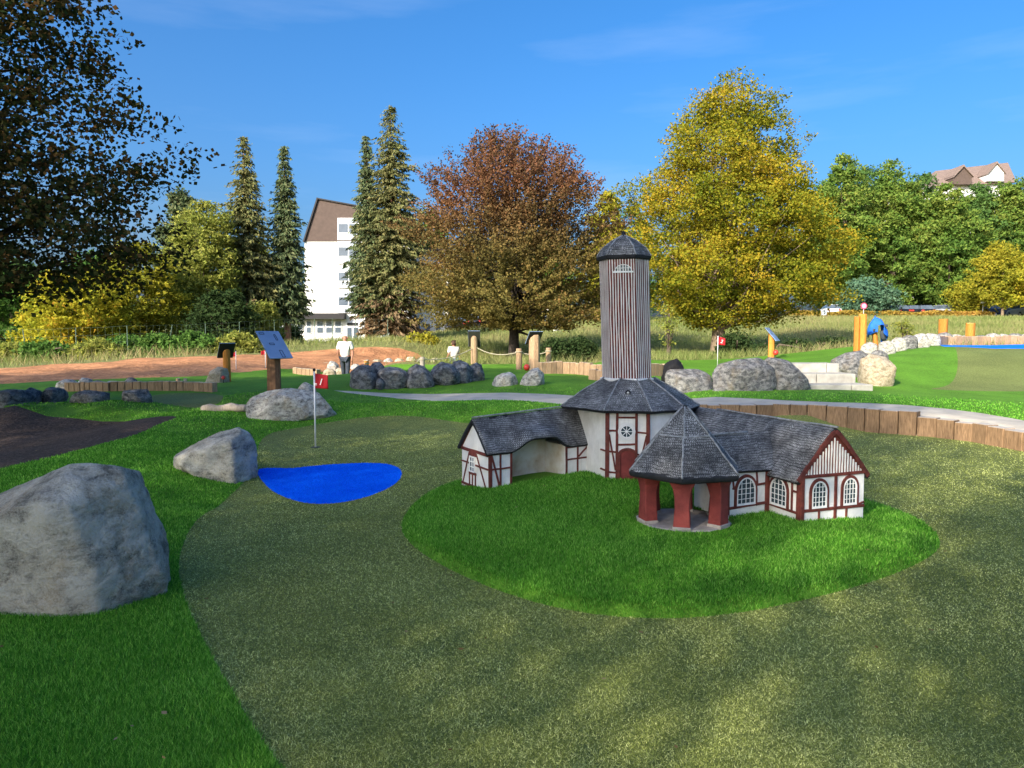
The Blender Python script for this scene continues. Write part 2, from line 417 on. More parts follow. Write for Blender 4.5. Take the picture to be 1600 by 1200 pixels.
M = {}
M['lawn'] = turf('lawn turf', (.045, .125, .010), (.100, .235, .018), (.200, .36, .040), 60, .012)
M['putting'] = turf('putting turf', (.060, .080, .018), (.150, .178, .048), (.36, .39, .150), 85, .008, .25)
M['meadow'] = turf('meadow soil', (.10, .115, .030), (.19, .20, .065), (.32, .28, .14), 9, .05)
M['mulch'] = turf('dark bark soil', (.022, .015, .011), (.070, .048, .036), (.20, .145, .105), 26, .04, .3)
M['soil'] = turf('red brown soil', (.22, .090, .040), (.45, .21, .095), (.60, .33, .17), 7, .08, .5)
M['sand'] = plain('sandy path', (.46, .36, .25), .9, .2, 9, .4)
M['path'] = plain('grey path', (.44, .40, .33), .9, .2, 3, .5)
M['pond'] = plain('blue turf', (.003, .175, .98), .9, .08, 40, .5, .1)
def whitewash():
    t = NT('white painted render', .8, .2)
    a = t.noise(9, 8, .7); b = t.noise(2.6, 5, .6); st = t.noise(5, 6, .65, t.map((9, 9, 1.0)))
    c = t.ramp(a, [(.30, (.66, .65, .62)), (.55, (.80, .79, .76)), (.8, (.86, .85, .82))])
    c = t.mix(t.ramp(b, [(.46, (0, 0, 0)), (.74, (.55, .55, .55))]), c, (.60, .57, .50))
    c = t.mix(t.ramp(st, [(.56, (0, 0, 0)), (.78, (.5, .5, .5))]), c, (.50, .48, .44))
    c = t.mix(t.ramp(t.noise(38, 4, .6), [(.70, (0, 0, 0)), (.76, (.6, .6, .6))]), c, (.40, .37, .33))
    t.color(c); t.bump(t.noise(26, 6, .65, t.map((1, 1, 3))), .5, .006)
    return t.m
M['white'] = whitewash()
def niche():
    t = NT('stained niche plaster', .9, .2)
    c = t.ramp(t.noise(4.2, 6, .6), [(.40, (.72, .71, .67)), (.56, (.60, .53, .42)), (.72, (.38, .28, .18))])
    t.color(c); t.bump(t.noise(22, 6, .65), .5, .006); return t.m
M['cream'] = niche()
M['red'] = plain('oxblood paint', (.150, .036, .026), .7, .45, 22, .5)
M['redpost'] = plain('weathered oxblood plaster', (.21, .040, .034), .75, .35, 9, .5)
M['stone'] = plain('grey stone slab', (.34, .31, .28), .85, .3, 12, .5)
M['glass'] = plain('painted dark window', (.035, .062, .075), .25, .3, 20, 0, .5)
M['frame'] = plain('white window paint', (.80, .80, .78), .6, .1, 20, .1)
M['black'] = plain('black cloth', (.008, .008, .010), .8, .4, 20, .5)
M['rope'] = plain('pale rope', (.45, .40, .28), .9, .2, 60, .4)
M['metalpole'] = plain('pale metal pole', (.62, .64, .66), .35, .08, 10, 0, .5)
M['flag'] = plain('red flag cloth', (.42, .010, .018), .7, .2, 8, .1)
M['redball'] = plain('red ball', (.60, .045, .03), .4, .1, 8, 0, .5)
M['print'] = plain('dark print', (.02, .03, .06), .5, .1, 8, 0)
M['panel'] = plain('info panel with painted sky blue', (.22, .31, .48), .22, .08, 4, 0, .6)  # glossy plate; the blue of the reflected sky is put into its base colour
M['panelback'] = plain('dark panel back', (.035, .035, .03), .6, .2, 8, .1)
M['concrete'] = plain('pale concrete block', (.40, .38, .33), .9, .25, 6, .8)
M['tarp'] = plain('blue jacket cloth', (.015, .13, .62), .7, .25, 6, .4)
M['greycloth'] = plain('grey patch cloth', (.05, .06, .07), .8, .25, 6, .3)
M['galv'] = plain('green fence steel', (.10, .15, .11), .5, .2, 8, 0)
M['bark'] = plain('tree bark', (.105, .080, .058), .95, .5, 9, 1.0)
M['darkbark'] = plain('dark bark', (.045, .036, .030), .95, .5, 9, 1.0)
M['palebark'] = plain('pale bark', (.22, .165, .11), .95, .4, 8, 1.0)
M['redbark'] = plain('spruce bark', (.25, .125, .075), .95, .4, 8, 1.0)
M['sleeper'] = woodmat('oak sleeper', (.115, .068, .036), (.30, .190, .105), (.46, .42, .36))
M['palesleeper'] = woodmat('pale oak post', (.24, .150, .085), (.43, .29, .175), (.55, .46, .34))
M['orangewood'] = woodmat('fresh larch post', (.40, .135, .020), (.56, .235, .045), (.62, .36, .12))
M['brownwood'] = woodmat('brown sign post', (.10, .050, .026), (.21, .115, .062))
M['logwood'] = woodmat('grey log', (.20, .17, .14), (.36, .32, .27))
M['rock'] = rockmat('pale limestone', (.25, .235, .195), (.66, .62, .53), (.90, .86, .75), (.64, .51, .34))
M['rockfine'] = rockmat('pale mottled stone', (.13, .125, .11), (.42, .40, .36), (.68, .66, .59), (.50, .40, .27), 2.4)
M['rockgrey'] = rockmat('grey stone', (.060, .062, .066), (.175, .175, .175), (.38, .37, .35), (.27, .22, .155), 1.6)
M['rockblue'] = rockmat('blue grey stone', (.038, .042, .052), (.115, .125, .145), (.30, .31, .32), (.24, .20, .15), 1.6)
M['rocktan'] = rockmat('tan stone', (.28, .22, .14), (.50, .41, .28), (.66, .57, .42), (.55, .42, .26), 1.8)

def roofmat():
    t = NT('dry brushed slate', .8, .2)
    uvm = t.n.new('ShaderNodeUVMap'); uvm.uv_map = 'uv'
    mp = t.n.new('ShaderNodeMapping'); t.link(uvm.outputs[0], mp.inputs['Vector'])
    nd = t.n.new('ShaderNodeTexNoise'); nd.inputs['Scale'].default_value = 9; t.link(uvm.outputs[0], nd.inputs['Vector'])
    ad = t.n.new('ShaderNodeMixRGB'); ad.blend_type = 'ADD'; ad.inputs['Fac'].default_value = .045
    t.link(mp.outputs[0], ad.inputs['Color1']); t.link(nd.outputs['Color'], ad.inputs['Color2'])
    br = t.n.new('ShaderNodeTexBrick'); br.inputs['Scale'].default_value = 1
    br.inputs['Brick Width'].default_value = .0135; br.inputs['Row Height'].default_value = .022
    br.inputs['Mortar Size'].default_value = .0032; br.inputs['Mortar Smooth'].default_value = .6
    br.inputs['Color1'].default_value = (.75, .75, .75, 1); br.inputs['Color2'].default_value = (1, 1, 1, 1); br.inputs['Mortar'].default_value = (0, 0, 0, 1)
    t.link(ad.outputs[0], br.inputs['Vector'])
    w = t.noise(5, 6, .65); w2 = t.noise(26, 4, .6)
    cov = t.math('MULTIPLY', t.math('MULTIPLY', br.outputs['Color'], t.ramp(w, [(.32, (.12, .12, .12)), (.66, (1, 1, 1))])), t.ramp(w2, [(.3, (.35, .35, .35)), (.65, (1, 1, 1))]))
    c = t.mix(cov, (.024, .025, .027), (.60, .60, .59))
    t.color(c); t.bump(br.outputs['Color'], .8, .006)
    return t.m
M['roof'] = roofmat()
M['rooftrim'] = plain('dark roof edge', (.020, .022, .026), .8, .4, 25, .6)
M['roofridge'] = plain('brushed roof ridge', (.33, .34, .345), .85, .55, 30, .6)

# ------------------------------------------------------------------ ground: one triangulation cut along every zone outline
def build_ground():
    pts = []
    th0 = math.pi / 2
    r = 1.3
    k = 0
    while r < 900:
        step = .022 if r < 14 else (.03 if r < 45 else .07)
        fine = .022 if r < 45 else .05
        a = -math.radians(44)
        off = (k % 2) * .5
        while a < math.radians(44):
            pts.append((r * math.sin(a + off * fine), r * math.cos(a + off * fine))); a += fine
        a = math.radians(44) + .05
        while a < 2 * math.pi - math.radians(44) - .03:
            pts.append((r * math.sin(a), r * math.cos(a))); a += .10
        r *= 1 + step; k += 1
    pts += [(0, 0), (.5, .4), (-.5, .4), (0, .8), (.4, -.5), (-.4, -.5)]
    polys = [GREEN, MOUND, POND, MULCH, PATH, SMALLGREEN, SAND, SOIL, RGREEN, POOL, LAWN, WALL]
    edges = []
    for i, P in enumerate(polys):
        closed = i != len(polys) - 1
        n0 = len(pts); m = len(P); ring = []
        for j in range(m if closed else m - 1):
            a = Vector(P[j]); b = Vector(P[(j + 1) % m])
            sub = max(1, int((b - a).length / max(.06, .03 * b.length)))
            for q in range(sub):
                c = a.lerp(b, q / sub); ring.append((c.x, c.y))
        if not closed: ring.append(P[-1])
        pts += ring
        for j in range(len(ring) - (0 if closed else 1)):
            edges.append((n0 + j, n0 + (j + 1) % len(ring)))
    res = delaunay_2d_cdt([Vector(p) for p in pts], edges, [], 0, 1e-5)
    V2 = np.array([tuple(v) for v in res[0]]); T = np.array([f for f in res[2] if len(f) == 3])
    Z = H(V2[:, 0], V2[:, 1])
    V = np.c_[V2, Z]
    c = V2[T].mean(1)
    zone = np.zeros(len(T), int)
    names = ['ground', 'lawn', 'soil_bank', 'sandy_path', 'small_putting_green', 'mulch_bed', 'path', 'far_putting_green', 'far_pool', 'putting_green', 'island_mound', 'pond']
    order = [None, LAWN, SOIL, SAND, SMALLGREEN, MULCH, PATH, RGREEN, POOL, GREEN, MOUND, POND]
    mats = ['meadow', 'lawn', 'soil', 'sand', 'putting', 'mulch', 'path', 'putting', 'pond', 'putting', 'lawn', 'pond']
    for i, P in enumerate(order):
        if P: zone[inside(P, c[:, 0], c[:, 1])] = i
    for i, nm in enumerate(names):
        t = T[zone == i]
        if not len(t): continue
        u, inv = np.unique(t, return_inverse=True)
        o = mesh_np(nm, V[u], inv.reshape(-1, 3), M[mats[i]], None, True)
        o['kind'] = 'structure'
build_ground()

# ------------------------------------------------------------------ the half-timbered model house on the island
def model_house():
    C8 = Vector((1.13, 7.15, 0))                                # middle of the octagonal hall
    T = thing('model_house', 'half-timbered miniature house with striped tower and slate roofs on the grass island', 'model house', (1.13, 7.15, .15))
    ORG = (1.13, 7.15, .15)
    def B(mb, name, mat, bevel=0, parent=T, sm=False, seg=2): return mb.build(name, M[mat] if isinstance(mat, str) else mat, parent, ORG, bevel, sm, seg)
    class Face:                                                  # a flat wall: s along it, z up, n outward
        def __init__(f, a, b, cen):
            f.a = Vector((a[0], a[1], 0)); b = Vector((b[0], b[1], 0)); f.w = (b - f.a).length
            f.e = (b - f.a).normalized(); f.n = Vector((f.e.y, -f.e.x, 0))
            if f.n.dot(f.a - Vector((cen[0], cen[1], 0))) < 0: f.n = -f.n
        def p(f, s, z, d=0): return f.a + f.e * s + f.n * d + Vector((0, 0, z))
    jit = random.Random(3)
    def bar(f, s0, z0, s1, z1, w=.016, d=.010, name='timber'):
        w *= jit.uniform(.9, 1.12)
        dv = Vector((s1 - s0, z1 - z0)); L = dv.length; dv /= L; nn = Vector((-dv.y, dv.x)) * (w / 2)
        m = 4; mb = MB(); rs = []
        for k in range(m + 1):
            t = k / m; j = jit.uniform(-.0014, .0014); q = Vector((s0, z0)).lerp(Vector((s1, z1)), t) + nn.normalized() * j
            a = q + nn; b = q - nn
            rs.append([f.p(a.x, a.y, -.004), f.p(a.x, a.y, d), f.p(b.x, b.y, d), f.p(b.x, b.y, -.004)])
        mb.rings(rs); o = B(mb, name, 'red', .003, seg=1)
        return o
    def arch_pts(s, z0, w, zs_, n=10, grow=0):
        r = w / 2 + grow
        return [(s - r, z0 - grow)] + [(s - r * math.cos(math.pi * k / n), zs_ + r * 1.12 * math.sin(math.pi * k / n)) for k in range(n + 1)] + [(s + r, z0 - grow)]
    def arch_window(f, s, z0, w, hh, cols=4, rows=5):
        spring = z0 + hh - w * .56
        mb = MB(); ol = arch_pts(s, z0, w, spring, 12, .006); il = arch_pts(s, z0, w, spring, 12, -.003)
        mb.strip([f.p(a, b, .002) for a, b in ol], [f.p(a, b, .002) for a, b in il], f.n * .012)
        mb.strip([f.p(s - w / 2 - .008, z0 - .008, .002), f.p(s + w / 2 + .008, z0 - .008, .002)], [f.p(s - w / 2, z0 + .007, .002), f.p(s + w / 2, z0 + .007, .002)], f.n * .0125)
        win = B(mb, 'window', 'frame')
        g = MB(); g.prism([f.p(a, b, .001) for a, b in arch_pts(s, z0, w, spring, 12, -.003)], f.n * .004); B(g, 'pane', 'glass', parent=win)
        mu = MB()
        for k in range(1, cols):
            ss = s - w / 2 + w * k / cols; top = spring + 1.12 * math.sqrt(max(0, (w / 2) ** 2 - (ss - s) ** 2))
            mu.prism([f.p(ss - .0016, z0, .004), f.p(ss + .0016, z0, .004), f.p(ss + .0016, top, .004), f.p(ss - .0016, top, .004)], f.n * .006)
        for k in range(1, rows):
            zz = z0 + hh * k / rows
            hw = w / 2 if zz < spring else math.sqrt(max(0, (w / 2) ** 2 - ((zz - spring) / 1.12) ** 2))
            mu.prism([f.p(s - hw, zz - .0016, .0045), f.p(s + hw, zz - .0016, .0045), f.p(s + hw, zz + .0016, .0045), f.p(s - hw, zz + .0016, .0045)], f.n * .0062)
        B(mu, 'glazing_bar', 'frame', parent=win)
        su = MB(); o2 = arch_pts(s, z0, w, spring, 12, .026); i2 = arch_pts(s, z0, w, spring, 12, .007)
        su.strip([f.p(a, b, -.003) for a, b in o2], [f.p(a, b, -.003) for a, b in i2], f.n * .015)
        B(su, 'window_surround', 'red', parent=win)
    def shell(name, polys, thick=.03, bevel=.010, subdiv=5, wob=.004, mat='roof', parent=T):
        """roof skin from quads given as 4 corner points each, wobbly, with thickness"""
        V = []; Fc = []
        for q in polys:
            q = [Vector(p) for p in q]; n0 = len(V); N = subdiv
            for i in range(N + 1):
                for j in range(N + 1):
                    p = q[0].lerp(q[1], i / N).lerp(q[3].lerp(q[2], i / N), j / N)
                    V.append(p + Vector((0, 0, wob * mnoise.noise(p * 9))))
            for i in range(N):
                for j in range(N):
                    a = n0 + i * (N + 1) + j; Fc.append((a, a + N + 1, a + N + 2, a + 1))
        me = bpy.data.meshes.new(name); me.from_pydata([tuple(v - Vector(ORG)) for v in V], [], Fc)
        bm = bmesh.new(); bm.from_mesh(me); bmesh.ops.remove_doubles(bm, verts=bm.verts, dist=.0012)
        bmesh.ops.recalc_face_normals(bm, faces=bm.faces)
        if sum(f.normal.z * f.calc_area() for f in bm.faces) < 0: bmesh.ops.reverse_faces(bm, faces=bm.faces)
        bm.to_mesh(me); bm.free()
        me.materials.append(M[mat]); me.materials.append(M['rooftrim'])
        o = bpy.data.objects.new(name, me); col.objects.link(o); o.parent = parent; slope_uv(o)
        s = o.modifiers.new('s', 'SOLIDIFY'); s.thickness = thick; s.offset = -1; s.material_offset = 1; s.material_offset_rim = 1
        return o
    def ridge(a, b, r=.007, parent=T):
        mb = MB(); a = Vector(a); b = Vector(b); n = 6
        pts = [a.lerp(b, k / n) + Vector((jit.uniform(-.003, .003), jit.uniform(-.003, .003), jit.uniform(-.002, .002))) for k in range(n + 1)]
        mb.tube(pts, r, 6); return B(mb, 'roof_ridge', 'roofridge', 0, parent, True)

    # --- octagonal hall
    ang = [-76, -27, 9, 42, 80, 125, 172, 228]
    def ring(R, z, c=C8): return [c + Vector((R * math.sin(math.radians(a)), -R * math.cos(math.radians(a)), z)) for a in ang]
    RB = .60
    def bring(z):
        q = ring(RB, z); q[0] = C8 + Vector((-.515, .19, z)); q[7] = C8 + Vector((-.36, .44, z)); return q
    mb = MB(); mb.rings([bring(.0), bring(.86)]); B(mb, 'hall_wall', 'white', .006)
    re = ring(.685, .835); rt = ring(.245, 1.10)
    rm = [a.lerp(b, .5) + Vector((0, 0, .012)) for a, b in zip(re, rt)]
    polys = []
    for i in range(8):
        j = (i + 1) % 8
        polys += [(re[i], re[j], rm[j], rm[i]), (rm[i], rm[j], rt[j], rt[i])]
    hall = shell('hall_roof', polys, .03)
    for i in range(8):
        ridge(re[i] + Vector((0, 0, .004)), rm[i] + Vector((0, 0, .004)), parent=hall); ridge(rm[i] + Vector((0, 0, .004)), rt[i] + Vector((0, 0, .004)), parent=hall)
    # tiny hooded dormer with a cross
    mid = (rm[1] + rm[2]) / 2; dn = (Vector((mid.x, mid.y, 0)) - C8).normalized()
    mb = MB(); side = Vector((-dn.y, dn.x, 0))
    hood = [mid + dn * .03 + side * .026 * math.cos(t) + Vector((0, 0, -.005 + .034 * math.sin(t))) for t in [math.pi * k / 8 for k in range(9)]]
    hin = [mid + dn * .03 + side * .014 * math.cos(t) + Vector((0, 0, -.005 + .020 * math.sin(t))) for t in [math.pi * k / 8 for k in range(9)]]
    mb.strip(hood, hin, -dn * .05); B(mb, 'dormer_hood', 'rooftrim', .003, hall)
    mb = MB(); q = mid + dn * .034 + Vector((0, 0, .004))
    mb.prism([q - side * .003 + Vector((0, 0, -.013)), q + side * .003 + Vector((0, 0, -.013)), q + side * .003 + Vector((0, 0, .013)), q - side * .003 + Vector((0, 0, .013))], dn * .006)
    mb.prism([q - side * .011 + Vector((0, 0, -.001)), q + side * .011 + Vector((0, 0, -.001)), q + side * .011 + Vector((0, 0, .005)), q - side * .011 + Vector((0, 0, .005))], dn * .0065)
    B(mb, 'dormer_cross', 'frame', 0, hall)
    rg = bring(0)
    faces = [Face(rg[i], rg[(i + 1) % 8], C8) for i in range(8)]
    for i in (7, 0, 1, 2, 3, 4):
        f = faces[i]; bar(f, 0, .818, f.w, .818, .022, .013)       # beam below the eaves
    f = faces[1]; w = f.w
    S = lambda px: (px - 932) / 70 * w
    Z = lambda py: 1.5 - (py - 525) * 6.58 / 1150
    bar(f, .004, .02, .004, .81, .036, .014); bar(f, w - .004, .02, w - .004, .81, .036, .014)
    bar(f, S(949.5), .02, S(949.5), .81, .024); bar(f, S(982), .02, S(982), .81, .024)
    bar(f, S(951), Z(653), S(980), Z(653)); bar(f, S(951), Z(696), S(980), Z(695))
    bar(f, S(935), Z(674), S(948), Z(674)); bar(f, S(935), Z(707), S(948), Z(708)); bar(f, S(935), Z(740), S(948), Z(741))
    bar(f, S(984), Z(676), S(999), Z(677)); bar(f, S(984), Z(711), S(999), Z(712)); bar(f, S(984), Z(741), S(999), Z(741))
    bar(f, S(936), Z(680), S(947), Z(737), .014); bar(f, S(999), Z(681), S(986), Z(735), .014)
    for zz in (707, 738): bar(faces[0], faces[0].w - .12, Z(zz), faces[0].w - .02, Z(zz))
    # round window
    s0, z0 = S(965.5), Z(675)
    def circ(r, n=24): return [(s0 + r * math.cos(2 * math.pi * k / n), z0 + r * math.sin(2 * math.pi * k / n)) for k in range(n + 1)]
    mb = MB(); mb.strip([f.p(a, b, .001) for a, b in circ(.078)], [f.p(a, b, .001) for a, b in circ(.067)], f.n * .010)
    mb.strip([f.p(a, b, .001) for a, b in circ(.062)], [f.p(a, b, .001) for a, b in circ(.050)], f.n * .014)
    rw = B(mb, 'round_window', 'frame')
    mb = MB(); mb.prism([f.p(a, b, .001) for a, b in circ(.052)[:-1]], f.n * .004); B(mb, 'pane', 'glass', 0, rw)
    mb = MB()
    for k in range(8):
        t = math.pi * k / 4; c, s_ = math.cos(t), math.sin(t)
        mb.prism([f.p(s0 - s_ * .003, z0 + c * .003, .004), f.p(s0 + s_ * .003, z0 - c * .003, .004), f.p(s0 + c * .051 + s_ * .003, z0 + s_ * .051 - c * .003, .004), f.p(s0 + c * .051 - s_ * .003, z0 + s_ * .051 + c * .003, .004)], f.n * (.006 + .0002 * k))
    B(mb, 'glazing_bar', 'frame', 0, rw)
    # door
    dl, dr, dtop = S(952), S(983), Z(702)
    dw = dr - dl; sc = (dl + dr) / 2
    ap = lambda g: [(sc - dw / 2 - g, .04)] + [(sc - (dw / 2 + g) * math.cos(math.pi * k / 10), dtop - .055 + (.055 + g) * math.sin(math.pi * k / 10)) for k in range(11)] + [(sc + dw / 2 + g, .04)]
    mb = MB(); mb.prism([f.p(a, b, -.004) for a, b in ap(-.016)], f.n * .018); dob = B(mb, 'door', 'redpost', .004)
    mb = MB(); mb.strip([f.p(a, b, -.004) for a, b in ap(.006)], [f.p(a, b, -.004) for a, b in ap(-.018)], f.n * .030); B(mb, 'door_frame', 'red', .003, dob)

    # --- striped tower
    ta = [-100, -48, 15, 62, 108, 158, 208]
    TC = C8 + Vector((-.012, -.02, 0))
    def tring(R, z):
        lean = -.034 * (z - 1.1)
        return [TC + Vector((R * math.sin(math.radians(a)) + lean, -R * math.cos(math.radians(a)), z)) for a in ta]
    lv = [1.06, 1.2, 1.45, 1.7, 1.95, 2.24]
    mb = MB(); mb.rings([tring(.240, z) for z in lv]); B(mb, 'tower_wall', 'red')
    mb = MB(); jr = random.Random(11)
    for i in range(7):
        lowr, topr = tring(.240, 1.085), tring(.240, 2.235)
        j = (i + 1) % 7
        a0, b0, a1, b1 = lowr[i], lowr[j], topr[i], topr[j]
        n = max(4, round((b0 - a0).length / .0262)); nv = (b0 - a0).cross(Vector((0, 0, 1))).normalized()
        if nv.dot((a0 + b0) / 2 - TC) < 0: nv = -nv
        nv = Vector((nv.x, nv.y, 0))
        for k in range(n):
            rs = []
            for q in range(9):
                t = q / 8; w0 = .165 + jr.uniform(-.04, .04); cc = (k + .5) / n + jr.uniform(-.012, .012)
                A = a0.lerp(a1, t); Bq = b0.lerp(b1, t)
                l = A.lerp(Bq, cc - w0 / n); r = A.lerp(Bq, cc + w0 / n)
                rs.append([l - nv * .003, l + nv * .0025, r + nv * .0025, r - nv * .003])
            mb.rings(rs)
    bt = B(mb, 'tower_battens', 'white'); bt['kind'] = 'stuff'
    mb = MB(); mb.rings([tring(.262, 1.072), tring(.264, 1.096), tring(.246, 1.10)]); B(mb, 'tower_base_moulding', 'white', .004)
    e0 = tring(.262, 2.225); e1 = tring(.268, 2.255); e2 = tring(.215, 2.335); e3 = tring(.12, 2.41); e4 = tring(.018, 2.462)
    mb = MB(); mb.rings([tring(.2, 2.2), e0, e1, tring(.25, 2.275)]); B(mb, 'tower_eave', 'rooftrim', .006)
    polys = []
    for a, b in ((e1, e2), (e2, e3), (e3, e4)):
        for i in range(7): polys.append((a[i], a[(i + 1) % 7], b[(i + 1) % 7], b[i]))
    tr = shell('tower_roof', polys, .02, subdiv=3)
    for i in range(7):
        ridge(e1[i], e2[i], .006, tr); ridge(e2[i], e3[i], .006, tr); ridge(e3[i], e4[i], .006, tr)
    tp = e4[0].lerp(e4[3], .5)
    mb = MB(); mb.tube([tp + Vector((0, 0, -.02)), tp + Vector((0, 0, .012)), tp + Vector((-.004, 0, .03)), tp + Vector((-.004, 0, .042))], [.026, .020, .020, .007], 8); B(mb, 'finial', 'rooftrim', 0, tr, True)
    # half-round tower window
    tf = tring(.240, 0)
    f = Face(tf[1], tf[2], TC); off = Vector((-.034 * 1.06, 0, 0)); f.a += off
    s0, z0, rr = f.w * .42, 2.105, .078
    hp = lambda g: [(s0 - (rr + g) * math.cos(math.pi * k / 12), z0 + (rr + g) * .78 * math.sin(math.pi * k / 12)) for k in range(13)]
    mb = MB(); mb.strip([f.p(a, b, .004) for a, b in hp(.003)], [f.p(a, b, .004) for a, b in hp(-.003)], f.n * .014)
    mb.prism([f.p(s0 - rr - .016, z0 - .014, .004), f.p(s0 + rr + .016, z0 - .014, .004), f.p(s0 + rr + .016, z0, .004), f.p(s0 - rr - .016, z0, .004)], f.n * .015)
    tw = B(mb, 'tower_window', 'frame')
    mb = MB(); mb.prism([f.p(a, b, .003) for a, b in hp(-.003)], f.n * .008); B(mb, 'pane', 'glass', 0, tw)
    mb = MB()
    for ds in (-.037, 0, .037):
        top = .78 * math.sqrt(rr * rr - ds * ds)
        mb.prism([f.p(s0 + ds - .0012, z0, .008), f.p(s0 + ds + .0012, z0, .008), f.p(s0 + ds + .0012, z0 + top, .008), f.p(s0 + ds - .0012, z0 + top, .008)], f.n * .006)
    mb.prism([f.p(s0 - .064, z0 + .027, .0085), f.p(s0 + .064, z0 + .027, .0085), f.p(s0 + .064, z0 + .0305, .0085), f.p(s0 - .064, z0 + .0305, .0085)], f.n * .006)
    B(mb, 'glazing_bar', 'frame', 0, tw)

    # --- left wing with the open niche
    P0 = Vector((-.21, 6.45, 0)); e1v = Vector((.845, .534, 0)).normalized(); e2v = Vector((-e1v.y, e1v.x, 0)); L, W = 1.14, .49
    fr = lambda s, d, z: P0 + e1v * s + e2v * d + Vector((0, 0, z))
    o0, o1 = .25, .845
    mb = MB(); mb.box(0, o0, 0, W, 0, .47, fr); mb.box(o1, L + .05, 0, W, 0, .47, fr); mb.box(o0, o1, .34, W, 0, .55, fr)
    mb.box(o0, o1, .33, .34, .3, .6, fr)
    mb2 = MB(); mb2.prism([fr(.0, 0, .47), fr(.0, W, .47), fr(.0, W / 2, .735)], e1v * .06)
    B(mb, 'wing_wall', 'white', .005); B(mb2, 'wing_gable', 'white', .003)
    mb = MB(); mb.box(o0, o1, .02, .335, 0, .135, fr); nf = B(mb, 'niche_floor', 'cream')
    mb = MB(); mb.box(o0 + .001, o1 - .001, .325, .331, .135, .56, fr); mb.box(o1 - .008, o1 - .001, .012, .325, .136, .47, fr); mb.box(o0 + .001, o0 + .008, .012, .325, .136, .47, fr)
    B(mb, 'niche_lining', 'cream')
    mb = MB(); mb.box(o0, o1, -.012, .02, 0, .148, fr); B(mb, 'niche_sill', 'white', .006)
    def bump(s): return .115 * math.exp(-(((s - .55) / .24) ** 4)) * (1 if True else 0)
    ns, nt = 36, 12; V = []; Fc = []
    for side in (0, 1):
        n0 = len(V)
        for i in range(ns + 1):
            s = -.03 + (L + .17) * i / ns
            zr = .752 + .055 * s / L
            for j in range(nt + 1):
                t = j / nt
                d = (W / 2) * (1 - t) + (-.035) * t; z = zr * (1 - t) + .462 * t
                if side == 0:
                    k = smooth(np.array([(t - .25) / .75]))[0]; z += bump(s) * k; d -= .04 * bump(s) / .115 * k
                else: d = W - d
                z += .012 * math.sin(math.pi * t) + .005 * mnoise.noise(Vector((s * 8, t * 4 + side * 9, 0)))
                V.append(fr(s, d, z) - Vector(ORG))
        for i in range(ns):
            for j in range(nt):
                a = n0 + i * (nt + 1) + j; q = (a, a + 1, a + nt + 2, a + nt + 1); Fc.append(q if side == 0 else q[::-1])
    me = bpy.data.meshes.new('wing_roof'); me.from_pydata([tuple(v) for v in V], [], Fc)
    bm = bmesh.new(); bm.from_mesh(me); bmesh.ops.remove_doubles(bm, verts=bm.verts, dist=.0012); bmesh.ops.recalc_face_normals(bm, faces=bm.faces)
    if sum(q.normal.z for q in bm.faces) < 0: bmesh.ops.reverse_faces(bm, faces=bm.faces)
    bm.to_mesh(me); bm.free(); me.materials.append(M['roof']); me.materials.append(M['rooftrim'])
    for p in me.polygons: p.use_smooth = True
    o = bpy.data.objects.new('wing_roof', me); col.objects.link(o); o.parent = T
    uv = me.uv_layers.new(name='uv')
    for p in me.polygons:
        for li in p.loop_indices:
            q = me.vertices[me.loops[li].vertex_index].co + Vector(ORG) - P0
            uv.data[li].uv = (q.dot(e1v), q.z * 1.15 + .2 * q.dot(e2v))
    sm = o.modifiers.new('s', 'SOLIDIFY'); sm.thickness = .028; sm.offset = -1; sm.material_offset = 1; sm.material_offset_rim = 1
    mb = MB(); mb.tube([fr(-.025 + (L - .02) * k / 8, W / 2, .762 + .055 * k / 8) for k in range(9)], .008, 6); B(mb, 'roof_ridge', 'roofridge', 0, o, True)
    ff = Face(fr(0, 0, 0), fr(L, 0, 0), fr(.5, .3, 0)); 
    if (ff.p(0, 0) - fr(0, 0, 0)).length > .01: pass
    G = Face(fr(0, W, 0), fr(0, 0, 0), fr(.5, .3, 0))
    b0 = .13
    bar(ff, .018, .06, .018, .455, .038, .012); bar(ff, o0 - .012, b0, o0 - .012, .46, .022); bar(ff, 0, b0, o0, b0, .024); bar(ff, 0, .452, o0, .455, .024)
    bar(ff, .035, .315, o0 - .02, .318); bar(ff, .125, b0, .125, .45, .018); bar(ff, .03, .45, .12, b0 + .01, .016)
    bar(ff, o1 + .012, b0 + .03, o1 + .012, .46, .022); bar(ff, L - .02, b0 + .05, L - .02, .46, .026); bar(ff, o1, b0 + .04, L, b0 + .055, .022); bar(ff, o1, .452, L, .455, .024)
    bar(ff, o1 + .02, .33, L - .03, .335); bar(ff, o1 + .145, b0 + .04, o1 + .145, .45, .018); bar(ff, o1 + .155, .35, L - .035, .44, .015)
    g = G.w
    bar(G, 0, .455, g, .445, .026); bar(G, 0, b0, g, b0 - .015, .024); bar(G, 0, .335, .15, .33); bar(G, .265, .325, g, .318)
    bar(G, .15, .43, .03, b0 + .01, .013); bar(G, .28, .43, g - .03, b0, .013); bar(G, .155, b0, .155, .24, .012); bar(G, .21, b0, .21, .24, .012); bar(G, .265, b0, .265, .24, .012)
    bar(G, .15, .425, .275, .423, .045); bar(G, .145, .243, .28, .240, .022); bar(G, .0, .46, g / 2, .735, .010, .006); bar(G, g, .46, g / 2, .735, .010, .006)
    mb = MB(); ws, wz, ww, wh = .21, .255, .095, .145
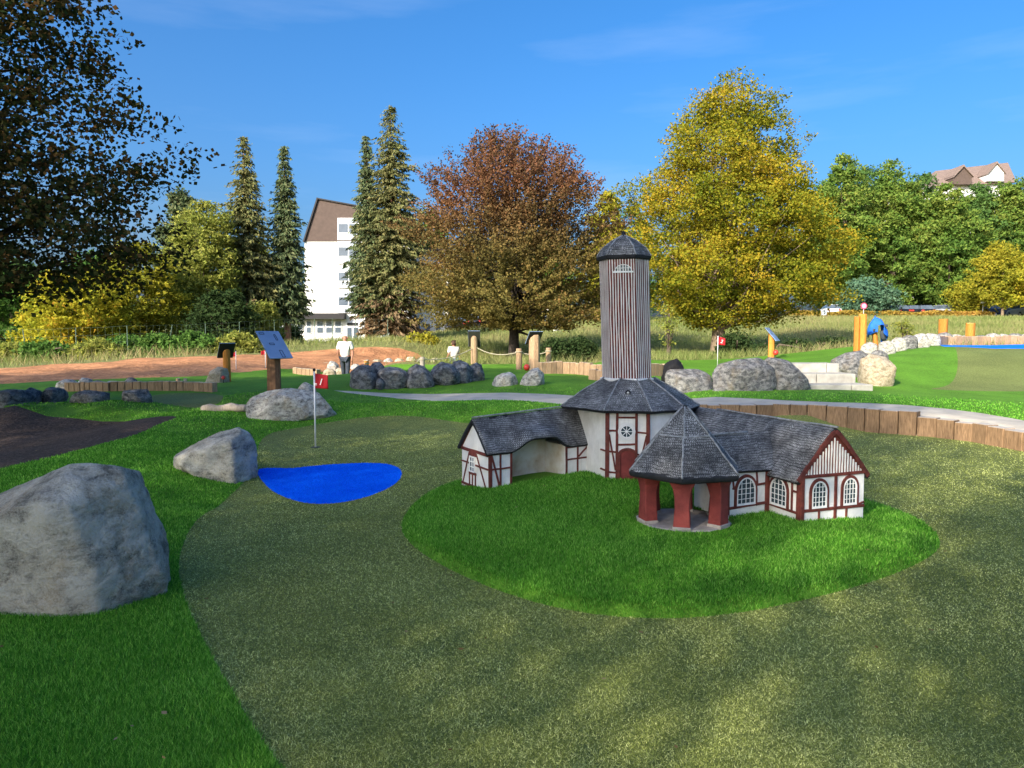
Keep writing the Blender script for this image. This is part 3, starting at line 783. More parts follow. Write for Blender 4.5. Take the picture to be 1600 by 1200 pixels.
    mb.strip([G.p(ws - ww / 2, wz, .002), G.p(ws - ww / 2, wz + wh, .002), G.p(ws + ww / 2, wz + wh, .002), G.p(ws + ww / 2, wz, .002), G.p(ws - ww / 2, wz, .002)],
             [G.p(ws - ww / 2 + .010, wz + .01, .002), G.p(ws - ww / 2 + .010, wz + wh - .01, .002), G.p(ws + ww / 2 - .010, wz + wh - .01, .002), G.p(ws + ww / 2 - .010, wz + .01, .002), G.p(ws - ww / 2 + .010, wz + .01, .002)], G.n * .012)
    gw = B(mb, 'gable_window', 'frame')
    mb = MB(); mb.prism([G.p(ws - ww / 2 + .008, wz + .008, .001), G.p(ws + ww / 2 - .008, wz + .008, .001), G.p(ws + ww / 2 - .008, wz + wh - .008, .001), G.p(ws - ww / 2 + .008, wz + wh - .008, .001)], G.n * .005); B(mb, 'pane', 'glass', 0, gw)
    mb = MB()
    mb.prism([G.p(ws - .005, wz, .005), G.p(ws + .005, wz, .005), G.p(ws + .005, wz + wh, .005), G.p(ws - .005, wz + wh, .005)], G.n * .006)
    for k in (1, 2): mb.prism([G.p(ws - ww / 2, wz + wh * k / 3 - .004, .0055), G.p(ws + ww / 2, wz + wh * k / 3 - .004, .0055), G.p(ws + ww / 2, wz + wh * k / 3 + .004, .0055), G.p(ws - ww / 2, wz + wh * k / 3 + .004, .0055)], G.n * .006)
    B(mb, 'glazing_bar', 'frame', 0, gw)
    mb = MB(); mb.box(-.006, o0, -.008, W + .006, 0, .108, fr); B(mb, 'plinth', 'stone')
    mb = MB(); mb.box(o1, L, -.008, .1, 0, .150, fr); B(mb, 'plinth', 'stone')

    # --- right wing with the striped gable
    FL = Vector((2.10, 5.29, 0)); gd = Vector((.936, .351, 0)).normalized(); bd = Vector((-gd.y, gd.x, 0)); GW, GL = .60, 1.75
    fr2 = lambda s, d, z: FL + gd * s + bd * d + Vector((0, 0, z))
    EZ, AZ = .475, .815
    mb = MB(); mb.box(0, GW, 0, GL, 0, EZ, fr2); B(mb, 'long_wing_wall', 'white', .005)
    mb = MB(); mb.prism([fr2(0, .0, EZ), fr2(GW, .0, EZ), fr2(GW / 2, .0, AZ - .02)], bd * .06); B(mb, 'gable_wall', 'red')
    prof = [(-.045, EZ - .035), (.06, .585), (.17, .71), (.262, .805), (GW / 2, AZ + .012)]
    rp_ = [(GW - a, b) for a, b in prof]
    polys = []
    for pr in (prof, rp_):
        for k in range(len(pr) - 1):
            a, b = pr[k], pr[k + 1]
            polys.append((fr2(a[0], -.008, a[1]), fr2(a[0], GL, a[1]), fr2(b[0], GL, b[1]), fr2(b[0], -.008, b[1])))
    lw = shell('long_wing_roof', polys, .028, subdiv=6)
    for p in lw.data.polygons: p.use_smooth = True
    mb = MB(); mb.tube([fr2(GW / 2, -.03 + (GL - .3) * k / 8, AZ + .016 + .002 * math.sin(k * 2)) for k in range(9)], .008, 6); B(mb, 'roof_ridge', 'roofridge', 0, lw, True)
    GF = Face(fr2(0, 0, 0), fr2(GW, 0, 0), fr2(.3, .5, 0)); LF = Face(fr2(0, .46, 0), fr2(0, 0, 0), fr2(.3, .5, 0))
    mb = MB(); jr = random.Random(5); n = 23
    for k in range(n):
        s = GW * (k + .5) / n; top = EZ + (AZ - EZ - .06) * (1 - abs(s - GW / 2) / (GW / 2)) - .005
        if top < EZ + .02: continue
        rs = []
        for q in range(5):
            z = EZ + .012 + (top - EZ - .012) * q / 4; w0 = .0050 + jr.uniform(-.0014, .0014); c = s + jr.uniform(-.001, .001)
            rs.append([GF.p(c - w0, z, -.002), GF.p(c - w0, z, .006), GF.p(c + w0, z, .006), GF.p(c + w0, z, -.002)])
        mb.rings(rs)
    gb = B(mb, 'gable_battens', 'white'); gb['kind'] = 'stuff'
    pr = [(-.03, EZ - .03), (.06, .556), (.17, .68), (.262, .775), (GW / 2, AZ - .02)]
    for q in (pr, [(GW - a, b) for a, b in pr]):
        for k in range(4): bar(GF, q[k][0], q[k][1], q[k + 1][0], q[k + 1][1], .036, .014, 'bargeboard')
    bar(GF, -.01, EZ, GW + .01, EZ + .004, .024, .013)
    bar(GF, .012, .03, .012, EZ, .030, .012); bar(GF, GW * .535, .05, GW * .535, EZ, .022); bar(GF, 0, .225, GW, .222, .020, .011); bar(GF, .17, .05, .17, .222, .016); bar(GF, .43, .05, .43, .222, .016)
    bar(GF, .53, .235, .6, .25, .014)
    arch_window(GF, .165, .245, .125, .185); arch_window(GF, .455, .245, .115, .190)
    lw_ = LF.w
    bar(LF, lw_ - .016, .03, lw_ - .016, EZ, .032, .013); bar(LF, 0, EZ - .012, lw_, EZ - .012, .022); bar(LF, .0, .215, lw_, .205, .020); bar(LF, .05, .36, .11, .36); bar(LF, .105, .36, .105, EZ, .014); bar(LF, .375, .2, .375, EZ, .016); bar(LF, .375, .36, lw_ - .02, .36)
    arch_window(LF, .235, .225, .165, .20)

    # --- corridor between pavilion and long wing
    PC = Vector((1.26, 5.34, 0)); cd = Vector((.9, .436, 0)).normalized(); cn = Vector((cd.y, -cd.x, 0))
    st = PC + cd * .33 + cn * .08; en = PC + cd * 1.0 + cn * .08
    mb = MB(); A, Bq = st, en
    mb.prism([A, Bq, Bq - cn * .36, A - cn * .36], (0, 0, .50)); B(mb, 'corridor_wall', 'white', .004)
    CF = Face(A, Bq, PC - cn * .3)
    bar(CF, .01, .1, .01, .5, .036, .013); bar(CF, .0, .497, .42, .492, .032, .016); bar(CF, .03, .215, .42, .225, .020); bar(CF, .405, .1, .405, .49, .034, .013); bar(CF, .06, .36, .09, .36, .014); bar(CF, .075, .36, .055, .48, .014); bar(CF, .30, .37, .40, .375, .016); bar(CF, .305, .375, .295, .48, .014)
    arch_window(CF, .19, .235, .170, .195)
    r0, r1 = PC + cd * .12 - cn * .10 + Vector((0, 0, .745)), PC + cd * .92 - cn * .10 + Vector((0, 0, .745))
    f0, f1 = PC + cd * .22 + cn * .125 + Vector((0, 0, .505)), PC + cd * .80 + cn * .125 + Vector((0, 0, .485))
    k0, k1 = PC + cd * .22 - cn * .33 + Vector((0, 0, .505)), PC + cd * .95 - cn * .33 + Vector((0, 0, .5))
    cr = shell('corridor_roof', [(f0, f1, r1, r0), (r0, r1, k1, k0)], .028)
    ridge(r0 + Vector((0, 0, .004)), PC + cd * .70 - cn * .10 + Vector((0, 0, .750)), .008, cr)

    # --- open pavilion
    pa = [-75, -15, 45, 105, 165, 225]
    def pr6(R, z): return [PC + Vector((R * math.sin(math.radians(a)), -R * math.cos(math.radians(a)), z)) for a in pa]
    e, m, m2, t = pr6(.435, .535), pr6(.335, .645), pr6(.205, .79), pr6(.020, .985)
    polys = []
    for a, b in ((e, m), (m, m2), (m2, t)):
        for i in range(6): polys.append((a[i], a[(i + 1) % 6], b[(i + 1) % 6], b[i]))
    pv = shell('pavilion_roof', polys, .042, subdiv=5, wob=.006)
    for i in range(6):
        for a, b in ((e, m), (m, m2), (m2, t)): ridge(a[i] + Vector((0, 0, .002)), b[i] + Vector((0, 0, .002)), .0065, pv)
        ridge(m2[i], m2[(i + 1) % 6], .0065, pv)
    mb = MB(); mb.rings([pr6(.40, .49), pr6(.43, .50), pr6(.44, .53), pr6(.42, .55)]); B(mb, 'pavilion_eave', 'rooftrim', .008, pv)
    mb = MB(); mb.tube([t[0].lerp(t[3], .5) + Vector((0, 0, -.02)), t[0].lerp(t[3], .5) + Vector((0, 0, .012))], [.022, .014], 8); B(mb, 'roof_tip', 'rooftrim', 0, pv, True)
    for a in pa:
        ra = math.radians(a); o_ = Vector((math.sin(ra), -math.cos(ra), 0)); sd = Vector((-o_.y, o_.x, 0)); rs = []
        for z, hw, hd in ((.17, .060, .052), (.30, .053, .046), (.38, .053, .046), (.44, .064, .054), (.48, .084, .064), (.515, .092, .068)):
            c = PC + o_ * (.285 - (hd - .045) * .3)
            j = lambda: jit.uniform(-.003, .003)
            rs.append([c + sd * (sx * hw + j()) + o_ * (sy * hd + j()) + Vector((0, 0, z)) for sx, sy in ((-1, -1), (1, -1), (1, 1), (-1, 1))])
        mb = MB(); mb.rings(rs); pst = B(mb, 'post', 'redpost', .008)
        mb = MB(); c = PC + o_ * .285
        mb.rings([[c + sd * (sx * .064) + o_ * (sy * .056) + Vector((0, 0, z)) for sx, sy in ((-1, -1), (1, -1), (1, 1), (-1, 1))] for z in (.10, .178)]); B(mb, 'post_base', 'stone', .006, pst)
    mb = MB(); n = 20
    rr_ = [(.345 * (1 + .03 * math.sin(k * 2.3)), 2 * math.pi * k / n) for k in range(n)]
    mb.rings([[PC + Vector((r * q * math.sin(a), -r * q * math.cos(a), z)) for r, a in rr_] for q, z in ((1, 0), (1, .145), (.96, .158))]); B(mb, 'pavilion_floor', 'stone', .004)
    mb = MB()
    FL_ = [tuple(fr(*p)[:2]) for p in ((0, -.01, 0), (L, -.01, 0), (L, W, 0), (0, W, 0))]
    FR_ = [tuple(fr2(*p)[:2]) for p in ((0, 0, 0), (GW, 0, 0), (GW, GL, 0), (0, GL, 0))]
    FC_ = [tuple(q[:2]) for q in (A, Bq, Bq - cn * .36, A - cn * .36)]
    FP_ = [(PC.x + .37 * math.sin(k * .4), PC.y - .37 * math.cos(k * .4)) for k in range(16)]
    FO_ = [tuple(q[:2]) for q in rg]
    return [FL_, FR_, FC_, FP_, FO_]
HOUSE_FEET = model_house()

# ------------------------------------------------------------------ timber edging
def sleeper_wall(name, label, line, tops, width, depth, mat, gap=.012, zlow=-.1, jig=.008, seed=1):
    """upright planks along a polyline; tops(t) gives the top height at running length t"""
    rd = random.Random(seed); a = Vector((*line[0], 0))
    T = thing(name, label, 'retaining wall' if name == 'retaining_wall' else 'edging', (a.x, a.y, 0))
    t_run = 0
    segs = [(Vector((*line[i], 0)), Vector((*line[i + 1], 0))) for i in range(len(line) - 1)]
    total = sum((b - a_).length for a_, b in segs)
    def at(t):
        for a_, b in segs:
            l = (b - a_).length
            if t <= l: return a_.lerp(b, t / l), (b - a_).normalized()
            t -= l
        return segs[-1][1], (segs[-1][1] - segs[-1][0]).normalized()
    while t_run < total - width * .4:
        w = width * rd.uniform(.82, 1.2)
        p, d = at(t_run + w / 2); n = Vector((-d.y, d.x, 0))
        zt = tops(t_run + w / 2, p) + rd.uniform(-jig, jig); zb = h1(p.x, p.y) + zlow if zlow < 0 else zlow
        zb = min(zb, zt - .25)
        mb = MB(); mb.box(-w / 2 + gap / 2, w / 2 - gap / 2, -depth / 2, depth / 2, zb, zt, lambda s, q, z: p + d * s + n * (q + off_) + Vector((0, 0, z)) if True else None)
        mb.build('plank', M[mat], T, (a.x, a.y, 0), .008, False, 1)
        t_run += w
    return T
off_ = 0.06
def top_main(t, p):
    x = p.x
    return .345 if p.y > 12.25 and x < 4.3 else (.37 if x < 5.75 else (.36 if x < 6.12 else (.29 if x < 6.5 and p.y > 10.5 else (.265 if p.y > 9.9 else .245))))
sleeper_wall('retaining_wall', 'long curved retaining wall of brown upright timber sleepers beside the putting green', WALL[0:7], top_main, .27, .19, 'sleeper', seed=2)
off_ = 0.0
e = xys([(104, 16.5), (170, 16.2), (240, 16.3), (300, 16.3), (338, 15.9)])
sleeper_wall('timber_edging', 'low brown timber edging in front of the sandy path', e, lambda t, p: h1(p.x, p.y) + .20, .15, .14, 'palesleeper', seed=3, jig=.01)
e = xys([(843, 20.6), (870, 20.9), (900, 21.0), (940, 20.4), (985, 19.6), (1030, 20.6), (1062, 21.5)])
sleeper_wall('palisade_edging', 'row of short pale wooden blocks behind the striped tower', e, lambda t, p: h1(p.x, p.y) + .34, .19, .17, 'palesleeper', seed=4, jig=.025)
e = xys([(921, 19.0), (945, 18.8), (965, 19.0)])
sleeper_wall('block_edging', 'two pale wooden blocks standing lower in front of the block row', e, lambda t, p: h1(p.x, p.y) + .27, .19, .17, 'palesleeper', seed=6, jig=.01)
e = xys([(460, 24.2), (475, 24.0), (500, 23.6)])
sleeper_wall('stump_edging', 'three short sunlit wooden blocks behind the first flag', e, lambda t, p: h1(p.x, p.y) + .22, .20, .18, 'palesleeper', seed=7, jig=.01)
e = xys([(1450, 28.9), (1478, 30.6), (1530, 30.9), (1590, 30.8), (1690, 30.6)])
sleeper_wall('pool_edging', 'sunlit row of reddish timber planks behind the far blue pool', e, lambda t, p: h1(p.x, p.y) + .36, .27, .16, 'palesleeper', seed=8, jig=.03)

# ------------------------------------------------------------------ rocks: softened hulls of outlines, given real depth
_ico = {}
def ico(n):
    if n not in _ico:
        bm = bmesh.new(); bmesh.ops.create_icosphere(bm, subdivisions=n, radius=1)
        _ico[n] = (np.array([v.co[:] for v in bm.verts]), np.array([[v.index for v in f.verts] for f in bm.faces])); bm.free()
    return _ico[n]
def fbm(P, seed, oct=4, scale=1.0):
    out = np.empty(len(P))
    for i, p in enumerate(P):
        out[i] = mnoise.fractal(Vector((p[0] * scale + seed * 7.3, p[1] * scale - seed * 3.1, p[2] * scale + seed)), .9, 2.1, oct)
    return out
def rock(outline, Y, thick, mat, label, sub=4, name='boulder', group=None, seed=0, facets=5, amp=.05, detail=1.0, lean=0.0, sharp=75.0):
    pts = [atY(a, b, Y) for a, b in outline]
    cen = sum(pts, Vector()) / len(pts)
    hull = []
    rd = random.Random(seed + 17)
    zlo = min(p.z for p in pts)
    for p in pts:
        d = p - cen
        hull.append(p + Vector((0, rd.uniform(-.15, .15) * thick, 0)))
        for s in (-1, 1):
            k = rd.uniform(.5, .78)
            q = cen + d * k + Vector((0, s * thick * rd.uniform(.38, .55), 0))
            q.y += lean * (q.z - zlo)
            if p.z - zlo < .25 * (cen.z - zlo): q.z = p.z
            hull.append(q)
    for p in list(hull):                                       # run the foot into the ground
        if p.z < zlo + .6 * (cen.z - zlo):
            hull.append(Vector((p.x, p.y, min(p.z - .22 * (cen.z - zlo) - .03, h1(p.x, p.y) - .05))))
    bm = bmesh.new()
    for p in hull: bm.verts.new(p - cen)
    r = bmesh.ops.convex_hull(bm, input=bm.verts); bm.normal_update()
    pl = [(f.normal.copy(), f.normal.dot(f.verts[0].co)) for f in bm.faces if f.calc_area() > 1e-7]
    bm.free()
    N = np.array([p[0][:] for p in pl]); D = np.array([abs(p[1]) for p in pl]); S = np.sign([p[1] for p in pl]); N = N * S[:, None]
    size = max(max(p.x for p in pts) - min(p.x for p in pts), max(p.z for p in pts) - zlo)
    for _ in range(facets):
        v = Vector((rd.uniform(-1, 1), rd.uniform(-1.2, .3), rd.uniform(-.3, 1))).normalized()
        sup = max(v.dot(h - cen) for h in hull)
        N = np.vstack([N, v[:]]); D = np.r_[D, sup * rd.uniform(.80, .94)]
    dirs, F_ = ico(sub)
    ext = np.array([max(abs(h[i] - cen[i]) for h in hull) for i in range(3)])
    dirs = dirs * ext; dirs /= np.linalg.norm(dirs, axis=1)[:, None]
    dn = dirs @ N.T
    with np.errstate(divide='ignore', invalid='ignore'):
        R = np.where(dn > 1e-4, D / np.maximum(dn, 1e-4), 1e9)
    kk = sharp; rmin = R.min(1)
    rr = rmin * (np.exp(-kk * (np.minimum(R, rmin[:, None] * 3) / rmin[:, None] - 1)).sum(1)) ** (-1 / kk)
    V = dirs * rr[:, None]
    f1 = fbm(V / size, seed, 5, 3.2 * detail); f2 = fbm(V / size * np.array([1, 1, 2.2]), seed + 5, 4, 11 * detail)
    f3 = 1 - np.abs(fbm(V / size * np.array([1, 1, 1.6]), seed + 9, 3, 5 * detail))
    V = V * (1 + amp * (f1 - f1.mean()) + amp * .45 * f2 + amp * 1.1 * (f3 - f3.mean()))[:, None]
    if sub >= 4:
        vo = np.array([mnoise.voronoi(Vector(p) / size * 3.4 + Vector((seed, 0, 0)), distance_metric='DISTANCE')[0][0] for p in V])
        V = V * (1 + amp * 1.5 * (vo - vo.mean()))[:, None]
    if sub >= 5: V = V * (1 + amp * .28 * fbm(V / size * np.array([1, 1, 1.8]), seed + 3, 4, 30))[:, None]
    base = Vector((cen.x, cen.y, zlo))
    V = V + np.array((cen - base)[:])
    o = mesh_np(name, V, F_, M[mat], None, True, tuple(base))
    tag(o, label, 'boulder' if name == 'boulder' else 'rock', group)
    return o
rock([(-90, 830), (-60, 800), (0, 778), (50, 748), (120, 722), (165, 722), (192, 730), (206, 752), (216, 790), (229, 845), (246, 880), (258, 905), (252, 918), (190, 935), (90, 945), (0, 952), (-80, 950)], 4.05, .75, 'rock',
     'largest pale grey boulder at the picture edge beside the putting green', 6, seed=1, amp=.024, facets=1, detail=1.6, sharp=95.0)
rock([(268, 713), (290, 699), (345, 674), (372, 666), (392, 670), (400, 700), (400, 746), (382, 748), (330, 736), (270, 727)], 7.45, .62, 'rock', 'pale wedge-shaped boulder at the tip of the blue pond', 5, seed=2, amp=.032, facets=3, sharp=80.0)
rock([(379, 655), (381, 634), (395, 620), (420, 609), (455, 606), (495, 612), (518, 627), (526, 643), (522, 650), (470, 657), (420, 664), (384, 663)], 12.3, .8, 'rockfine', 'broad pale mottled boulder at the foot of the info sign', 5, seed=3, amp=.035, facets=6, sharp=80.0)
rock([(463, 612), (470, 600), (478, 596), (488, 602), (496, 614), (490, 622), (466, 622)], 13.0, .35, 'rockfine', 'small pointed pale rock peeping over the broad mottled boulder', 3, 'rock', seed=4)
gb = 'grey boulders in a row beyond the path'
rock([(545, 600), (548, 582), (556, 572), (568, 568), (582, 573), (590, 588), (591, 602), (570, 608), (550, 608)], 17.2, .7, 'rockgrey', 'rounded grey-brown boulder, first of the boulder row beyond the path', 4, group=gb, seed=5)
rock([(577, 572), (583, 566), (594, 565), (602, 572), (598, 580), (586, 582)], 17.5, .4, 'rockblue', 'small dark boulder lying on top of the boulder row', 3, group=gb, seed=6)
rock([(585, 590), (592, 578), (606, 572), (626, 573), (638, 582), (640, 595), (628, 602), (600, 603)], 17.3, .6, 'rockgrey', 'broad grey boulder, second of the boulder row beyond the path', 4, group=gb, seed=7)
rock([(586, 602), (588, 592), (596, 590), (602, 597), (600, 604)], 17.0, .3, 'rockblue', 'small dark stone wedged between the first two boulders of the row', 3, 'rock', gb, seed=61)
rock([(634, 596), (638, 576), (650, 568), (662, 572), (676, 585), (680, 598), (655, 601)], 17.4, .6, 'rockgrey', 'knobbly grey boulder in the middle of the boulder row', 4, group=gb, seed=8)
rock([(668, 592), (674, 572), (690, 565), (708, 569), (718, 582), (722, 592), (700, 597)], 17.7, .7, 'rockblue', 'blue-grey boulder with pale veins in the boulder row', 4, group=gb, seed=9)
rock([(703, 585), (706, 566), (718, 562), (732, 568), (740, 580), (738, 590), (716, 594)], 18.0, .6, 'rockblue', 'dark humped boulder, second from the end of the boulder row', 4, group=gb, seed=10)
rock([(730, 582), (734, 570), (744, 566), (754, 570), (758, 584), (748, 589), (734, 589)], 18.3, .5, 'rockblue', 'smallest squarish dark boulder ending the boulder row', 4, group=gb, seed=11)
rock([(768, 599), (774, 588), (786, 582), (797, 581), (806, 586), (810, 599), (790, 601)], 17.1, .5, 'rockfine', 'pale round-backed boulder on the lawn left of its brownish twin', 4, seed=12)
rock([(812, 597), (818, 586), (832, 576), (842, 574), (850, 580), (851, 597), (832, 602), (815, 602)], 17.0, .5, 'rockfine', 'pale brownish peaked boulder in front of the leaning sign post', 4, seed=13, facets=6)
rb = 'large grey boulders beside the stone steps'
rock([(1037, 612), (1036, 585), (1044, 577), (1095, 576), (1110, 585), (1116, 612), (1090, 617), (1050, 617)], 15.9, .8, 'rockgrey', 'flat-topped grey boulder with white streaks carrying the black bag', 4, group=rb, seed=14, facets=3, amp=.03)
rock([(1112, 608), (1112, 585), (1125, 568), (1150, 562), (1190, 558), (1208, 575), (1216, 596), (1206, 612), (1160, 615), (1120, 614)], 15.9, .9, 'rockgrey', 'widest dark grey boulder with white veins beside the flat-topped one', 5, group=rb, seed=15, facets=3, amp=.035)
rock([(1190, 600), (1188, 566), (1200, 557), (1232, 563), (1252, 580), (1264, 592), (1267, 606), (1240, 613), (1205, 612)], 16.1, .8, 'rockgrey', 'grey-brown slanting boulder next to the stone steps', 4, group=rb, seed=16, facets=5, amp=.04)
rock([(1110, 614), (1116, 606), (1128, 604), (1138, 613)], 15.5, .25, 'rockgrey', 'small grey stone wedged under the widest boulder', 3, 'rock', seed=17)
rock([(1298, 575), (1302, 562), (1322, 550), (1345, 547), (1360, 556), (1362, 590), (1340, 598), (1310, 590)], 19.0, .9, 'rockgrey', 'pale speckled boulder behind the top stone step', 4, group=rb, seed=18, amp=.04)
rock([(1345, 592), (1346, 562), (1358, 552), (1385, 556), (1397, 572), (1398, 590), (1385, 600), (1360, 602)], 17.6, .8, 'rocktan', 'sunlit brownish boulder at the edge of the bright grass hump', 4, group=rb, seed=19, amp=.05)
def small_rocks(spots, labels, mat, group, seed):
    rd = random.Random(seed)
    for i, ((px, py, w, h, Y), lb) in enumerate(zip(spots, labels)):
        o = [(px - w / 2, py), (px - w * .42, py - h * rd.uniform(.4, .7)), (px - w * .15, py - h * rd.uniform(.85, 1)), (px + w * .2, py - h * rd.uniform(.8, 1)), (px + w * .44, py - h * rd.uniform(.4, .7)), (px + w / 2, py)]
        rock(o, Y, w / FPX * Y * .8, mat if isinstance(mat, str) else mat[i % len(mat)], lb, 4, 'rock', group, seed * 31 + i, 6, .06)
ORD = ['first', 'second', 'third', 'fourth', 'fifth', 'sixth', 'seventh', 'eighth', 'ninth', 'tenth', 'eleventh', 'twelfth', 'thirteenth', 'fourteenth', 'fifteenth', 'sixteenth', 'seventeenth', 'eighteenth']
sp_ = [(1358, 548, 26, 14, 22), (1374, 560, 30, 14, 19.5), (1385, 545, 26, 13, 23), (1404, 540, 26, 14, 24), (1420, 536, 28, 14, 25.5), (1438, 533, 26, 13, 27), (1456, 531, 26, 12, 29), (1474, 529, 26, 10, 31), (1494, 530, 24, 8, 32), (1512, 530, 22, 7, 32), (1532, 530, 18, 7, 32), (1551, 529, 22, 10, 32), (1568, 529, 18, 8, 32), (1586, 529, 24, 9, 32), (1606, 529, 24, 9, 32)]
small_rocks(sp_, [ORD[i] + ' pale stone of the stone line climbing from the boulders to the pool' for i in range(len(sp_))], ['rockfine', 'rockgrey', 'rockfine'], 'stones lining the far pool', 5)
sp_ = [(106, 607, 36, 15, 17.6), (133, 602, 24, 13, 18.2), (153, 606, 26, 13, 17.8), (175, 603, 22, 9, 18.0), (204, 600, 20, 11, 18.6)]
small_rocks(sp_, ['largest pale rock on the grass below the soil bank', 'pale rounded rock second in the row below the soil bank', 'bluish low rock in the middle of the row below the soil bank', 'flat pale rock in the row below the soil bank', 'small dark grey rock ending the row below the soil bank'], ['rockfine', 'rockfine', 'rockgrey', 'rockfine', 'rockgrey'], 'rocks below the soil bank', 6)
rock([(-20, 632), (-15, 612), (15, 608), (34, 609), (42, 622), (38, 632)], 13.3, .8, 'rockblue', 'long dark slate boulder at the picture edge behind the bark bed', 4, seed=21)
rock([(36, 626), (40, 608), (48, 604), (58, 611), (68, 626), (50, 629)], 13.8, .5, 'rockblue', 'pointed dark slate boulder beside the long one', 4, seed=22)
rock([(66, 624), (70, 610), (80, 604), (96, 608), (100, 618), (94, 624)], 14.0, .5, 'rockblue', 'dark slate boulder nearest the timber edging', 4, seed=23)
rock([(110, 631), (114, 617), (130, 609), (150, 611), (166, 615), (168, 631)], 13.2, .6, 'rockgrey', 'rounded brown-grey boulder with a black hollow behind the bark bed', 4, seed=24)
rock([(190, 630), (192, 610), (212, 608), (228, 608), (235, 620), (234, 631)], 13.4, .5, 'rockgrey', 'square striped grey boulder beside the small putting green', 4, seed=25)
rock([(321, 600), (323, 590), (330, 578), (342, 572), (354, 573), (358, 585), (357, 599), (340, 601)], 18.9, .5, 'rocktan', 'sunlit tan boulder behind the far sign post', 4, seed=26)
sp_ = [(508, 577, 20, 12, 29), (520, 580, 22, 18, 27.5), (532, 583, 22, 10, 27), (515, 584, 22, 9, 26), (556, 578, 20, 10, 28), (572, 572, 20, 11, 31), (588, 570, 20, 10, 32), (606, 569, 18, 10, 33), (624, 568, 18, 10, 33), (642, 567, 20, 11, 33), (660, 567, 20, 10, 33), (680, 567, 20, 9, 33)]
small_rocks(sp_, [ORD[i] + ' sunlit stone of the stone border round the walking men' for i in range(len(sp_))], ['rocktan', 'rockfine', 'rocktan'], 'sunlit stones round the far course', 7)

# ------------------------------------------------------------------ stone steps
def steps():
    T = thing('stone_steps', 'three pale concrete block steps between the boulders', 'steps', (*XY(1300, 16.6), .3))
    org = tuple(T.location)
    for k, (l, r, top, bot, Y) in enumerate(((1262, 1365, 601, 612, 16.0), (1248, 1338, 584, 602, 16.6), (1240, 1312, 568, 586, 17.3))):
        a, b = atY(l, top, Y), atY(r, top, Y); zb = atY(l, bot, Y).z - .12
        n = 3; rd = random.Random(k)
        cuts = [0] + sorted(rd.uniform(.25, .75) for _ in range(1)) + [1]
        for i in range(len(cuts) - 1):
            mb = MB(); p, q = a.lerp(b, cuts[i]), a.lerp(b, cuts[i + 1])
            mb.box(p.x + .006, q.x - .006, Y, Y + .75 + .003 * i, zb, a.z)
            mb.build('step_block', M['concrete'], T, org, .018)
steps()

# ------------------------------------------------------------------ vegetation
def quads_at(C, size, rs, up_bias=.0, aspect=1.5, width=None):
    """random leaf-shaped quads (a folded diamond) round the centres C"""
    n = len(C)
    a = rs.normal(size=(n, 3)); a[:, 2] *= .7; a /= np.linalg.norm(a, axis=1)[:, None]
    b = rs.normal(size=(n, 3)); b -= (b * a).sum(1)[:, None] * a; b /= np.linalg.norm(b, axis=1)[:, None]
    L = (size * rs.uniform(.65, 1.25, n))[:, None]; Wd = L / aspect
    V = np.empty((n, 4, 3))
    V[:, 0] = C - a * L * .5; V[:, 1] = C + b * Wd * .5; V[:, 2] = C + a * L * .5; V[:, 3] = C - b * Wd * .5
    return V.reshape(-1, 3), np.arange(4 * n).reshape(-1, 4)
def limbs(base, tips, r0, rs, split=.35, seg=6):
    mb = MB()
    for t in tips:
        t = Vector(t); b = Vector(base(rs.uniform(0, 1))) if callable(base) else Vector(base)
        mid = b.lerp(t, .5) + Vector((0, 0, -.10 * (t - b).length)) + Vector(tuple(rs.normal(0, .05 * (t - b).length, 3)))
        r = r0 * rs.uniform(.35, .8)
        mb.tube([b, b.lerp(mid, .5) + Vector((0, 0, .03)), mid, mid.lerp(t, .55), t], [r, r * .8, r * .55, r * .33, r * .12], 5)
    return mb
